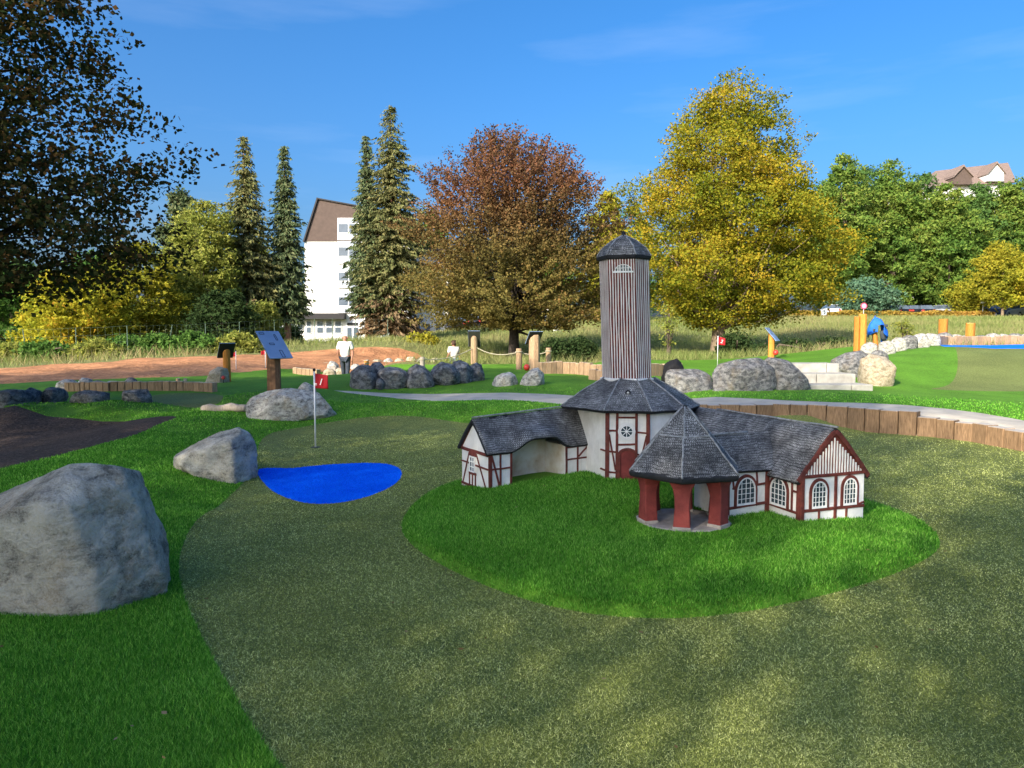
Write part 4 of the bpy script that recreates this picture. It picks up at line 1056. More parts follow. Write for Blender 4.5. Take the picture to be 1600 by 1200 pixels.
def tree(name, label, base, prof, leafmat_, bark, leaf=.14, clumps=900, per=45, clump_r=.55, trunk_r=.35, trunk_h=3, seed=0, group=None, nl=45, depth=.92, shell_p=.45, lobes=.22, stems=1, loc_off=None, spiky=0, aspect=1.4):
    """prof: (height, left, right) offsets of the crown's outline from the trunk, in metres"""
    rs = np.random.default_rng(seed + 100)
    T = thing(name, label, 'tree' if 'tree' in name or name in ('oak', 'hornbeam', 'copper_beech', 'birch') else 'bush', base, 0, group)
    z = np.array([p[0] for p in prof]); l = np.array([p[1] for p in prof]); r = np.array([p[2] for p in prof])
    zz = np.linspace(z[0], z[-1], 200); ll = np.interp(zz, z, l); rr = np.interp(zz, z, r); rad = (rr - ll) / 2
    w = np.clip(rad, .12, None) ** 1.6; w /= w.sum()
    k = rs.choice(200, clumps, p=w); hz = zz[k] + rs.normal(0, (z[-1] - z[0]) / 200, clumps)
    th = rs.uniform(0, 2 * np.pi, clumps); q = rs.uniform(0, 1, clumps) ** shell_p
    ph = rs.uniform(0, 6.28, 6)
    lob = 1 + lobes * (np.sin(3 * th + ph[0] + hz * .9) * .5 + np.sin(5 * th + ph[1] - hz * 1.7) * .3 + np.sin(hz * 2.3 + ph[2] + 2 * th) * .4) - lobes * .35
    R = rad[k] * q * lob; cx = (rr[k] + ll[k]) / 2
    C = np.c_[cx + R * np.cos(th), R * np.sin(th) * depth, hz]
    cr = clump_r * rs.uniform(.6, 1.3, clumps)
    nper = rs.integers(int(per * .6), int(per * 1.4) + 1, clumps)
    idx = np.repeat(np.arange(clumps), nper)
    off = rs.normal(size=(len(idx), 3)); off /= np.linalg.norm(off, axis=1)[:, None]
    off *= (rs.uniform(0, 1, len(idx)) ** .6)[:, None] * cr[idx][:, None]; off[:, 2] *= .62
    if spiky:                                         # twigs reaching up and out
        out = C.copy(); out[:, 2] = (C[:, 2] - z[0]) * .5; out /= (np.linalg.norm(out, axis=1)[:, None] + 1e-6)
        tt = rs.uniform(-.2, 1, len(idx)); off = off * .5 + out[idx] * (tt * spiky)[:, None]
    V, Fq = quads_at(C[idx] + off, leaf, rs, aspect=aspect)
    if leaf > .135:                                   # far away a leaf is one triangle
        V = V.reshape(-1, 4, 3); V[:, 2] += (V[:, 2] - V[:, 0]) * .25; V[:, 1] += (V[:, 0] - V[:, 2]) * .3; V[:, 3] += (V[:, 0] - V[:, 2]) * .3
        V = V[:, 1:4].reshape(-1, 3); Fq = np.arange(len(V)).reshape(-1, 3)
    cr_o = mesh_np('crown', V, Fq, leafmat_, T)
    mb = MB()
    for s in range(stems):
        dx, dy = (0, 0) if stems == 1 else rs.normal(0, trunk_r * .9, 2)
        tx = float(np.interp(z[-1] * .7, z, (l + r) / 2))
        H_ = z[-1] * (.86 if stems == 1 else rs.uniform(.5, .8))
        pts = [(dx, dy, -.4), (dx, dy, .1), (dx * 1.3, dy * 1.3, trunk_h * .5), (dx * 2 + tx * .1, dy * 2, trunk_h), (dx * 4 + tx * .4, dy * 4, (trunk_h + H_) / 2), (dx * 5 + tx, dy * 5, H_)]
        f = 1 if stems == 1 else .5
        mb.tube(pts, [trunk_r * 1.45 * f, trunk_r * 1.15 * f, trunk_r * .95 * f, trunk_r * .8 * f, trunk_r * .4 * f, .03], 9)
    mb.build('trunk', M[bark], T, (0, 0, 0), 0, True)
    sel = rs.choice(clumps, min(nl, clumps), replace=False)
    lm = limbs(lambda u: (0, 0, trunk_h * (.75 + .5 * u) + (z[-1] - trunk_h) * .45 * u * u), C[sel] * np.array([.80, .80, 1]), trunk_r * .45, rs)
    lm.build('branches', M[bark], T, (0, 0, 0), 0, True)
    return T
def prof_px(rows, px0, Y, zb):
    """outline given in photo pixels (row, left, right) -> metres about a trunk at px0"""
    x0 = XY(px0, Y, zb)[0]; out = []
    for py, a, b in rows:
        z_ = atY(px0, py, Y).z
        out.append((z_ - zb, atY(a, py, Y).x - x0, atY(b, py, Y).x - x0))
    return sorted(out)
def gpos(px, Y):
    x, y = XY(px, Y, .5); z = h1(x, y); x, y = XY(px, Y, z); return (x, y, h1(x, y))

LM = {}
LM['hornbeam'] = leafmat('hornbeam leaves', [(.085, .135, .016), (.205, .225, .022), (.345, .285, .026), (.450, .270, .030)], .4, .62, .38)
LM['beech'] = leafmat('copper beech leaves', [(.085, .060, .036), (.155, .090, .046), (.225, .100, .055), (.255, .125, .055)], .35, .50, .25, [(.085, .085, .028), (.160, .140, .042), (.230, .185, .055), (.270, .150, .055)], (5.5, 10))
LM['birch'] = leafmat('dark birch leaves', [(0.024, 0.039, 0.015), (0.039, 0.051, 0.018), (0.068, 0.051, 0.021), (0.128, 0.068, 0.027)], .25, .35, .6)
LM['spruce'] = leafmat('spruce needles', [(0.067, 0.104, 0.049), (0.112, 0.150, 0.068), (0.192, 0.198, 0.094)], .15, .35, .5)
LM['spruceo'] = leafmat('olive spruce needles', [(0.086, 0.112, 0.041), (0.160, 0.167, 0.064), (0.268, 0.233, 0.094)], .15, .4, .5)
LM['deadtwig'] = leafmat('dry spruce twigs', [(.13, .085, .045), (.20, .135, .075), (.26, .19, .11)], .1, .4, .5)
LM['olive'] = leafmat('olive leaves', [(0.147, 0.199, 0.038), (0.276, 0.301, 0.061), (0.414, 0.389, 0.095)], .4, .5, .4)
LM['yellow'] = leafmat('yellow maple leaves', [(.200, .260, .028), (.360, .360, .036), (.500, .430, .040), (.560, .260, .040)], .4, .6, .45)
LM['green'] = leafmat('green leaves', [(0.053, 0.128, 0.027), (0.098, 0.195, 0.039), (0.165, 0.262, 0.060)], .35, .5, .25)
LM['oak'] = leafmat('oak leaves', [(0.061, 0.128, 0.027), (0.115, 0.203, 0.038), (0.203, 0.277, 0.054), (0.290, 0.297, 0.061)], .35, .55, .16)
LM['oakdark'] = leafmat('dark oak leaves', [(0.053, 0.112, 0.033), (0.090, 0.173, 0.045), (0.150, 0.232, 0.060)], .35, .55, .16)
LM['darkgreen'] = leafmat('dark shrub leaves', [(0.024, 0.046, 0.017), (0.042, 0.072, 0.024), (0.078, 0.102, 0.036)], .3, .5, .5)
LM['pine'] = leafmat('blue pine needles', [(0.052, 0.117, 0.072), (0.091, 0.176, 0.104), (0.143, 0.221, 0.130)], .2, .4, .4)
LM['hedge'] = leafmat('autumn hedge leaves', [(0.210, 0.196, 0.042), (0.392, 0.280, 0.056), (0.504, 0.280, 0.070)], .35, .6, .15)
LM['yellowgreen'] = leafmat('yellow green leaves', [(0.162, 0.203, 0.027), (0.324, 0.311, 0.034), (0.459, 0.365, 0.041)], .4, .5, .3)

# the near birch whose crown hangs into the picture
bpos = (-10.6, 11.4, h1(-10.6, 11.4))
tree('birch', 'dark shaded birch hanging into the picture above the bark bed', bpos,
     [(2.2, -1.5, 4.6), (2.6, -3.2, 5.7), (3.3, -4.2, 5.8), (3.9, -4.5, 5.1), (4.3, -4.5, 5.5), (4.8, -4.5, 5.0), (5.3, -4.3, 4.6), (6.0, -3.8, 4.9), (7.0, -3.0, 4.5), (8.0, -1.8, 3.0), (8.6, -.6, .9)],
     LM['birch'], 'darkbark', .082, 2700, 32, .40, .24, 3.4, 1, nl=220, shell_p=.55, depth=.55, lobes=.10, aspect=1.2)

g = gpos(1122, 36)
tree('hornbeam', 'tall golden hornbeam with an oval crown behind the striped tower', g,
     prof_px([(108, 1138, 1152), (140, 1105, 1185), (165, 1058, 1212), (200, 1045, 1234), (250, 1008, 1250), (300, 988, 1282), (350, 976, 1312), (400, 964, 1324), (440, 985, 1326), (470, 1010, 1300), (495, 1040, 1240), (508, 1060, 1200)], 1122, 36, g[2]),
     LM['hornbeam'], 'palebark', .125, 2600, 56, .62, .36, 1.7, 2, nl=120, lobes=.30, shell_p=.42)
g = gpos(803, 38)
tree('copper_beech', 'broad copper beech with reddish feathered top beside the spruces', g,
     prof_px([(224, 768, 818), (246, 715, 866), (274, 690, 915), (305, 675, 940), (350, 660, 952), (400, 640, 965), (450, 628, 970), (480, 640, 968), (500, 670, 955), (512, 710, 920)], 803, 38, g[2]),
     LM['beech'], 'darkbark', .125, 2500, 54, .62, .28, 1.9, 3, nl=150, lobes=.32, spiky=1.0, shell_p=.5)

def spruce(label, px, top, base, Y, w, mat, dead=.18, seed=0, lean=0, barkm='redbark', trunk_show=.08):
    rs = np.random.default_rng(seed + 500)
    x, y, zg = gpos(px, Y)
    Ht = atY(px, top, Y).z - zg; R = w / FPX * Y * 1.4
    T = thing('spruce_tree', label, 'tree', (x, y, zg), 0, 'tall spruces before the white building')
    Cs, A, Ls, Ds = [], [], [], []
    lv = int(Ht / .15)
    for i in range(lv):
        f = trunk_show + (1 - trunk_show) * (i + rs.uniform(0, 1)) / lv; zc = f * Ht
        u = 1 - f
        rad = R * (min(1, .08 + 1.28 * u ** .72)) * rs.uniform(.68, 1.12) * (1 if f > .2 else .82)
        nb = 13 if f < .85 else 6
        for b in range(nb):
            th = rs.uniform(0, 2 * np.pi); L = rad * rs.uniform(.65, 1.15)
            m = max(4, int(L / .15))
            t = (np.arange(m) + rs.uniform(0, 1, m)) / m
            droop = .42 * L * t ** 1.4 - .16 * L * t ** 4
            cx_ = np.c_[np.cos(th) * L * t, np.sin(th) * L * t, zc - droop]
            for rep_ in range(3):
                Cs.append(cx_ + rs.normal(0, .07, cx_.shape) * np.array([1, 1, .5]))
                d = np.c_[np.full(m, np.cos(th)) + rs.normal(0, .6, m), np.full(m, np.sin(th)) + rs.normal(0, .6, m), -.35 - rs.uniform(0, .9, m)]
                A.append(d); Ls.append(np.full(m, .34) * rs.uniform(.6, 1.2, m) * (.55 + .45 * u)); Ds.append(np.full(m, f < dead * rs.uniform(.6, 1.3)))
    C = np.vstack(Cs); A = np.vstack(A); Lq = np.concatenate(Ls)[:, None]; dd = np.concatenate(Ds)
    A /= np.linalg.norm(A, axis=1)[:, None]
    Bv = rs.normal(size=A.shape); Bv -= (Bv * A).sum(1)[:, None] * A; Bv /= np.linalg.norm(Bv, axis=1)[:, None]
    V = np.empty((len(C), 3, 3)); V[:, 0] = C + Bv * Lq * .24; V[:, 1] = C - Bv * Lq * .24; V[:, 2] = C + A * Lq
    for nm, sel, mt in (('crown', ~dd, mat), ('dead_branches', dd, LM['deadtwig'])):
        if sel.sum() == 0: continue
        mesh_np(nm, V[sel].reshape(-1, 3), np.arange(3 * sel.sum()).reshape(-1, 3), mt, T)
    mb = MB(); mb.tube([(0, 0, -.3), (0, 0, .3), (0, 0, Ht * .3), (0, 0, Ht * .97)], [.30, .24, .2, .02], 8); mb.build('trunk', M[barkm], T, (0, 0, 0), 0, True)
spruce('tall spruce, first of four from the birch', 388, 213, 545, 46, 37, LM['spruceo'], .22, 1)
spruce('slender dark spruce against the edge of the white gable', 450, 227, 545, 47, 27, LM['spruce'], .12, 2, trunk_show=.15)
spruce('spruce with a bare reddish trunk covering the stairwell windows', 576, 213, 542, 50, 24, LM['spruce'], .14, 3, trunk_show=.16)
spruce('tallest spruce beside the copper beech', 614, 164, 542, 50, 46, LM['spruceo'], .22, 4, trunk_show=.07)

def bush(name, label, px, Y, rows, mat, leaf, clumps, per, cr, seed, group=None, stems=4, nl=25, bark='bark', **k):
    g = gpos(px, Y)
    return tree(name, label, g, prof_px(rows, px, Y, g[2]), LM[mat], bark, leaf, clumps, per, cr, .12, .5, seed, group, nl, stems=stems, **k)
gs = 'autumn shrubs and small trees beyond the soil bank'
bush('shrub_tree', 'dark green shrub tree at the picture edge under the birch', 20, 40, [(425, -20, 60), (460, -50, 85), (510, -60, 80), (565, -50, 70)], 'green', .2, 260, 40, .6, 11, gs)
bush('maple_tree', 'bright yellow maple shrub with an orange patch', 115, 37, [(430, 80, 150), (460, 45, 190), (500, 30, 200), (540, 40, 190), (566, 50, 180)], 'yellow', .17, 420, 44, .5, 12, gs)
bush('shrub_tree', 'tall yellow-green shrub tree between the maple and the willow', 215, 40, [(385, 180, 240), (420, 150, 275), (470, 150, 285), (520, 150, 280), (560, 160, 270)], 'yellowgreen', .18, 420, 42, .55, 13, gs)
bush('willow_tree', 'pale olive willow left of the first spruce', 318, 44, [(318, 300, 345), (340, 275, 365), (390, 262, 375), (450, 255, 372), (510, 265, 365), (556, 275, 355)], 'olive', .17, 620, 42, .6, 14, gs)
bush('shrub_tree', 'dark leafy shrub standing before the willow', 345, 38, [(455, 325, 370), (480, 305, 395), (520, 300, 400), (556, 305, 395)], 'darkgreen', .17, 220, 42, .45, 15, gs)
bush('shrub_tree', 'olive shrub at the foot of the first spruce', 405, 40, [(475, 390, 425), (500, 370, 440), (535, 365, 445), (552, 370, 440)], 'olive', .16, 170, 42, .45, 16, gs)
bush('shrub', 'low dark hedge shrub below the white building', 445, 52, [(512, 425, 470), (525, 415, 478), (543, 415, 478)], 'darkgreen', .18, 120, 42, .5, 17, gs, 2, 8)
bush('shrub', 'bright yellow-green shrub under the tallest spruce', 662, 40, [(524, 648, 676), (535, 638, 686), (552, 638, 686)], 'yellowgreen', .16, 110, 42, .4, 18, gs, 2, 8)
for i, (px, w, top) in enumerate(((15, 70, 540), (75, 70, 535), (150, 70, 535), (205, 70, 528), (255, 70, 524), (300, 70, 522), (372, 60, 522))):
    Yb = 31 + (px > 180) * 2
    bush('shrub', ['weedy low green shrub at the picture edge behind the fence', 'low weedy shrub beside the leaning fence post', 'low olive shrub in front of the yellow maple', 'green undergrowth shrub between maple and willow', 'green undergrowth shrub left of the dark leafy shrub', 'low shrub in front of the dark leafy shrub', 'low weedy shrub behind the blue info panel'][i],
         px, Yb, [(top, px - w * .25, px + w * .2), (top + 12, px - w * .5, px + w * .5), (572, px - w * .5, px + w * .5)], 'olive' if i in (0, 2, 6) else 'green', .15, 170, 36, .42, 30 + i, 'low shrubs along the fence', 2, 6)

# trees closing the view behind
gb_ = 'trees closing the view behind the course'
def far_tree(name, label, px, Y, top, w, mat, seed, bot=505, leaf=.34, clumps=330, per=36, bark='bark', tr=None, group=gb_):
    g = gpos(px, Y)
    hh = bot - top
    rows = [(top, px - w * .12, px + w * .12), (top + hh * .12, px - w * .30, px + w * .30), (top + hh * .35, px - w * .46, px + w * .46), (top + hh * .62, px - w * .5, px + w * .5), (top + hh * .85, px - w * .42, px + w * .42), (bot, px - w * .25, px + w * .25)]
    return tree(name, label, g, prof_px(rows, px, Y, g[2]), LM[mat], bark, leaf, clumps, per, Y * .0108, .26 if tr is None else tr, 3, seed, group, 30, lobes=.42)
far_tree('conifer_tree', 'dark conifer top rising behind the willow', 283, 75, 297, 70, 'spruce', 40)
far_tree('tree', 'pale green tree behind the bright yellow maple', 140, 70, 395, 130, 'green', 41)
far_tree('tree', 'olive tree behind the first spruce', 395, 80, 380, 110, 'olive', 42)
far_tree('tree', 'green tree between white building and copper beech', 668, 82, 322, 90, 'oak', 43)
far_tree('tree', 'dark tree low behind the copper beech trunk', 745, 78, 400, 120, 'oakdark', 44)
far_tree('tree', 'green tree behind the middle of the copper beech', 850, 84, 360, 130, 'oak', 45)
far_tree('tree', 'yellow-green tree between copper beech and hornbeam', 948, 70, 300, 75, 'yellowgreen', 46)
far_tree('tree', 'dark green tree showing behind the striped tower', 985, 90, 330, 110, 'oakdark', 47)
far_tree('tree', 'green tree hidden behind the hornbeam', 1090, 92, 380, 140, 'oakdark', 48)
far_tree('tree', 'dark tree low between spruces and building', 520, 95, 440, 110, 'oakdark', 49)
far_tree('tree', 'green tree under the birch at the picture edge', 30, 66, 410, 130, 'oakdark', 50)
go = 'tall green trees of the wood beyond the meadow'
oaks = [(1285, 96, 292, 100, 'oakdark', 'wood tree touching the right side of the hornbeam'), (1318, 92, 243, 95, 'oak', 'tallest wood tree, with a ragged light green top'), (1356, 100, 262, 100, 'oakdark', 'second tall wood tree right of the ragged one'),
        (1396, 94, 256, 105, 'oak', 'bright green wood tree above the blue jacket'), (1438, 98, 272, 100, 'oakdark', 'dark green wood tree left of the brown gable roof'), (1480, 92, 288, 110, 'oak', 'rounded wood tree under the brown gable roof'),
        (1528, 96, 290, 110, 'oakdark', 'wood tree under the white dormer'), (1580, 94, 282, 90, 'oak', 'wood tree at the picture edge beside the far roof'), (1640, 96, 255, 130, 'oakdark', 'wood tree cut by the picture edge')]
for i, (px, Y, top, w, mt, lb) in enumerate(oaks):
    far_tree('oak', lb, px, Y, top, w, mt, 60 + i, 478, .34, 560, 52, 'bark', .4, go)
far_tree('tree', 'small yellow-green tree with a pale trunk by the car park', 1566, 82, 378, 95, 'yellowgreen', 80, 478, .26, 330, 40, 'palebark', .14, 'small trees by the car park')
far_tree('tree', 'smaller golden tree at the far edge of the car park', 1618, 80, 392, 80, 'yellow', 81, 480, .26, 260, 38, 'palebark', .14, 'small trees by the car park')
far_tree('tree', 'orange-tinged bush behind the small white sign', 1510, 86, 440, 60, 'yellowgreen', 82, 490, .26, 160, 38, 'bark', .1, 'small trees by the car park')
far_tree('pine_tree', 'low spreading blue-green pine behind the cars', 1352, 86, 436, 105, 'pine', 83, 490, .28, 300, 44, 'bark', .2, 'small trees by the car park')
# young tree and shrubs near the lawn
bush('shrub_tree', 'thin young tree with sparse leaves beside the tower', 1045, 33, [(478, 1035, 1052), (500, 1025, 1066), (530, 1028, 1062), (545, 1035, 1055)], 'olive', .10, 40, 14, .3, 90, None, 1, 14)
sh = 'dark shrubs at the edge of the lawn'
for i, (px, Y, w, top, mt, lb) in enumerate(((870, 30, 50, 532, 'darkgreen', 'dark shrub behind the block row nearest the leaning sign'), (908, 30, 50, 530, 'darkgreen', 'dark shrub behind the block row nearest the tower'), (1150, 33, 60, 522, 'darkgreen', 'dark shrub growing at the hornbeam trunk'), (1195, 32, 60, 540, 'darkgreen', 'low dark shrub behind the far orange sign post'), (1245, 33, 70, 533, 'darkgreen', 'wide dark shrub right of the far orange sign post'), (1300, 34, 70, 530, 'darkgreen', 'dark brownish shrub left of the paired orange posts'), (1412, 40, 36, 500, 'olive', 'sparse yellowish young shrub beside the blue jacket'))):
    bush('shrub', lb, px, Y, [(top, px - w * .2, px + w * .2), (top + 10, px - w * .45, px + w * .45), (560 if Y < 38 else 528, px - w * .5, px + w * .5)], mt, .12, 130 if i < 6 else 30, 36 if i < 6 else 16, .35, 100 + i, sh, 3, 8)
# clipped hedge along the car park
def hedge():
    rs = np.random.default_rng(5)
    T = thing('hedge', 'long clipped autumn hedge in front of the parked cars', 'hedge', gpos(1370, 84))
    n = 9000; t = rs.uniform(0, 1, n); P = []
    a, b = np.array(XY(1225, 84)), np.array(XY(1548, 84))
    xy = a + (b - a) * t[:, None]; zg = H(xy[:, 0], xy[:, 1])
    top = .72 + .16 * np.sin(t * 23) * np.sin(t * 7)
    C = np.c_[xy[:, 0], xy[:, 1] + rs.uniform(-.6, .6, n), zg + rs.uniform(0, 1, n) ** .7 * top]
    V, Fq = quads_at(C - np.array(T.location), .30, rs)
    mesh_np('foliage', V, Fq, LM['hedge'], T)
    mb = MB()
    for k in range(24):
        q = a + (b - a) * (k + .5) / 24; z0 = h1(*q); o = Vector(T.location)
        mb.tube([Vector((q[0], q[1], z0 - .1)) - o, Vector((q[0], q[1], z0 + .6)) - o], [.05, .02], 5)
    s = mb.build('stems', M['bark'], T); s['kind'] = 'stuff'
hedge()

# trees behind the photographer; they keep the sun off the putting green
gsd = 'tall trees standing behind the photographer'
pv = Vector((SUN_D.y, -SUN_D.x, 0))
for i, (a, b, ht, r, lb) in enumerate(((-11, -3.6, 14.6, 3.3, 'tall tree behind the photographer, nearest the house shadow'), (-12, -9.5, 15.4, 3.9, 'second tall tree behind the photographer'), (-11, -15.5, 15.0, 3.8, 'third tall tree behind the photographer'), (-12, -21.5, 15.0, 4.0, 'fourth tall tree behind the photographer'), (-8, 1.9, 9.6, 3.0, 'low broad tree behind the photographer at the sunny end'))):
    q = SUN_D * a + pv * b
    tree('shade_tree', lb, (q.x, q.y, h1(q.x, q.y)), [(5.0, -r * .6, r * .6), (6.0, -r * .95, r * .95), (ht * .55, -r, r), (ht * .75, -r * .85, r * .85), (ht * .93, -r * .45, r * .45), (ht, -.3, .3)], LM['green'], 'bark', .14, 800, (44, 34, 34, 34, 38)[i], 1.3, .3, 5.0, 300 + i, gsd, 20, shell_p=.6, lobes=.1)

# ------------------------------------------------------------------ grass: real blades where they can be seen
def blade_mat(name, cols, tr=.3):
    return leafmat(name, cols, tr, .25, 1.2)
LM['lawnblade'] = blade_mat('lawn turf fibres', [(0.034, 0.138, 0.015), (0.079, 0.275, 0.026), (0.155, 0.413, 0.040), (0.343, 0.640, 0.110)])
LM['putblade'] = blade_mat('putting turf fibres', [(0.077, 0.106, 0.023), (0.194, 0.238, 0.054), (0.360, 0.410, 0.103), (0.848, 0.896, 0.362)], .2)
LM['meadowblade'] = leafmat('meadow grass', [(.110, .180, .040), (.210, .260, .075), (.330, .330, .130), (.300, .215, .130)], .35, .65, .10)
LM['drygrass'] = leafmat('dry tall grass', [(0.260, 0.221, 0.091), (0.442, 0.364, 0.169), (0.546, 0.455, 0.247)], .35, .5, .3)
def blades(name, label, test, n, rlo, rhi, hgt, wid, mat, seed, amax=37, wscale=.35, curl=.5, pw=1.0, cat='grass', fade=False):
    rs = np.random.default_rng(seed)
    u = rs.uniform(0, 1, n)
    r = rlo * (rhi / rlo) ** (u ** pw); a = np.radians(rs.uniform(-amax, amax, n))
    x, y = r * np.sin(a), r * np.cos(a)
    k = test(x, y) & (rs.uniform(0, 1, n) > ((r / rhi - .55) / .45 if fade else -1)); x, y, r = x[k], y[k], r[k]
    z = H(x, y); n = len(x)
    hh = hgt * rs.uniform(.55, 1.25, n); ww = wid * np.maximum(1, r * wscale) * rs.uniform(.7, 1.3, n)
    th = rs.uniform(0, 2 * np.pi, n); sd = np.c_[np.cos(th), np.sin(th), np.zeros(n)]
    ln = rs.normal(0, curl, (n, 2)) * hh[:, None]
    B = np.c_[x, y, z - .002]
    V = np.empty((n, 3, 3)); V[:, 0] = B - sd * ww[:, None] / 2; V[:, 1] = B + sd * ww[:, None] / 2
    V[:, 2] = B + np.c_[ln, hh]
    o = mesh_np(name, V.reshape(-1, 3), np.arange(3 * n).reshape(-1, 3), mat)
    tag(o, label, cat, kind='stuff')
    return o
FEET = HOUSE_FEET
def not_feet(x, y):
    k = np.ones(x.shape, bool)
    for P in FEET: k &= ~inside(P, x, y)
    return k
lawn_ok = lambda x, y: (inside(LAWN, x, y) & ~inside(GREEN, x, y) & ~inside(MULCH, x, y) & ~inside(PATH, x, y) & ~inside(SOIL, x, y) & ~inside(SAND, x, y) & ~inside(SMALLGREEN, x, y) & ~inside(RGREEN, x, y)) | (inside(MOUND, x, y) & not_feet(x, y))
put_ok = lambda x, y: inside(GREEN, x, y) & ~inside(MOUND, x, y) & ~inside(POND, x, y)
blades('lawn_grass', 'green artificial turf blades on the banks and the island', lawn_ok, 1150000, 2.2, 17, .024, .0034, LM['lawnblade'], 1, curl=.45, fade=True)
blades('putting_grass', 'short olive turf fibres of the putting green', put_ok, 1050000, 2.2, 15, .0095, .0032, LM['putblade'], 2, curl=1.1, fade=True)
rs_keep = lambda x: np.modf(np.abs(np.sin(x * 91.7) * 437.5))[0]
LM['pondblade'] = leafmat('blue turf fibres', [(.002, .100, .70), (.004, .175, .95), (.012, .260, .99)], .2, .2, 2)
blades('pond_fibres', 'short bright blue turf fibres of the painted pond', lambda x, y: inside(POND, x, y), 450000, 6.2, 9, .009, .0032, LM['pondblade'], 5, 22, curl=1.0)
mead = lambda x, y: ~inside(LAWN, x, y) & ~inside(SOIL, x, y)
blades('meadow_grass', 'rough autumn meadow grass beyond the lawn', lambda x, y: mead(x, y) & (y > 24) & ~((x < -4) & (y < 40) & (rs_keep(x) < .6)), 150000, 26, 95, .38, .022, LM['meadowblade'], 3, 40, wscale=.035, curl=.5, pw=.8)
blades('dry_grass', 'tall dry grass along the soil bank and fence', lambda x, y: mead(x, y) & (x < -13) & (y < 36), 5000, 25, 42, .5, .025, LM['drygrass'], 4, 40, wscale=.035, curl=.35)

# ------------------------------------------------------------------ flags, signs, posts, ropes
def text_mesh(txt, size, mat, parent, loc, rot, name='lettering', shear=.0, ext=.0015):
    cu = bpy.data.curves.new(name, 'FONT'); cu.body = txt; cu.size = size; cu.extrude = ext; cu.shear = shear; cu.align_x = 'CENTER'; cu.align_y = 'CENTER'
    o = bpy.data.objects.new(name, cu); col.objects.link(o); cu.materials.append(mat); bpy.context.view_layer.update()
    me = bpy.data.meshes.new_from_object(o.evaluated_get(bpy.context.evaluated_depsgraph_get())); bpy.data.objects.remove(o)
    o = bpy.data.objects.new(name, me); col.objects.link(o); o.parent = parent; o.location = loc; o.rotation_euler = rot
    return o
def flag(label, px, Y, pole_h, fw, fh, num=None, tilt=.12, pole_r=.011, left=False):
    x, y, z = gpos(px, Y)
    T = thing('golf_flag', label, 'flag', (x, y, z))
    mb = MB(); mb.tube([(0, 0, -.05), (0, 0, pole_h)], pole_r, 10); pl = mb.build('pole', M['metalpole'], T, (0, 0, 0), 0, True)
    mb = MB()
    r = pole_r * 2.0
    mb.rings([[(r * math.sin(a) * math.cos(t), r * math.sin(a) * math.sin(t), pole_h + r * .8 - r * math.cos(a)) for t in [2 * math.pi * k / 10 for k in range(10)]] for a in [.15 + (math.pi - .3) * j / 6 for j in range(7)]])
    mb.build('knob', M['black'], pl, (0, 0, 0), 0, True)
    n, m = 14, 8; V = []; Fc = []; sg = -1 if left else 1
    for i in range(n + 1):
        for j in range(m + 1):
            s, t = i / n, j / m
            V.append((sg * s * fw * .97, .022 * math.sin(s * 5.5) * s + .01 * math.sin(t * 4 + s * 3) * s, pole_h - .03 - t * fh * (1 - .08 * s) - tilt * fw * s))
    for i in range(n):
        for j in range(m):
            a = i * (m + 1) + j; Fc.append((a, a + 1, a + m + 2, a + m + 1))
    me = bpy.data.meshes.new('cloth'); me.from_pydata(V, [], Fc); me.materials.append(M['flag'])
    for p in me.polygons: p.use_smooth = True
    c = bpy.data.objects.new('cloth', me); col.objects.link(c); c.parent = T
    sm = c.modifiers.new('s', 'SOLIDIFY'); sm.thickness = .003
    if num: text_mesh(num, fh * .62, M['frame'], c, (sg * fw * .46, -.034, pole_h - .03 - fh * .52 - tilt * fw * .5), (math.pi / 2, -math.atan(tilt) * -1 * sg * 1.0, 0), 'numeral', .18)
    if num == '1':
        for dz in (0, .018):
            mb = MB(); mb.box(.004, .035, -.014, -.010, pole_h - .03 - fh * .70 - dz, pole_h - .03 - fh * .70 - dz + .009); mb.build('eyelet_tab', M['frame'], c)
    mb = MB(); mb.tube([(0, 0, .001), (0, 0, .006)], .065 * (1 if pole_r > .008 else .6), 16); mb.build('hole_cup', M['panelback'], T)
    return T
flag('red golf flag numbered 1 on a white pole beyond the blue pond', 493, 9.85, 1.03, .195, .20, '1')
flag('red golf flag in front of the hornbeam trunk', 1121, 23.5, .98, .24, .25, '2', .2, .012)
flag('small far red flag left of the blue info panel post', 415, 24.5, .62, .14, .14, None, .3, .012, True)
flag('small far red flag beside the tan boulder', 369, 24, .60, .14, .14, None, .3, .012, True)

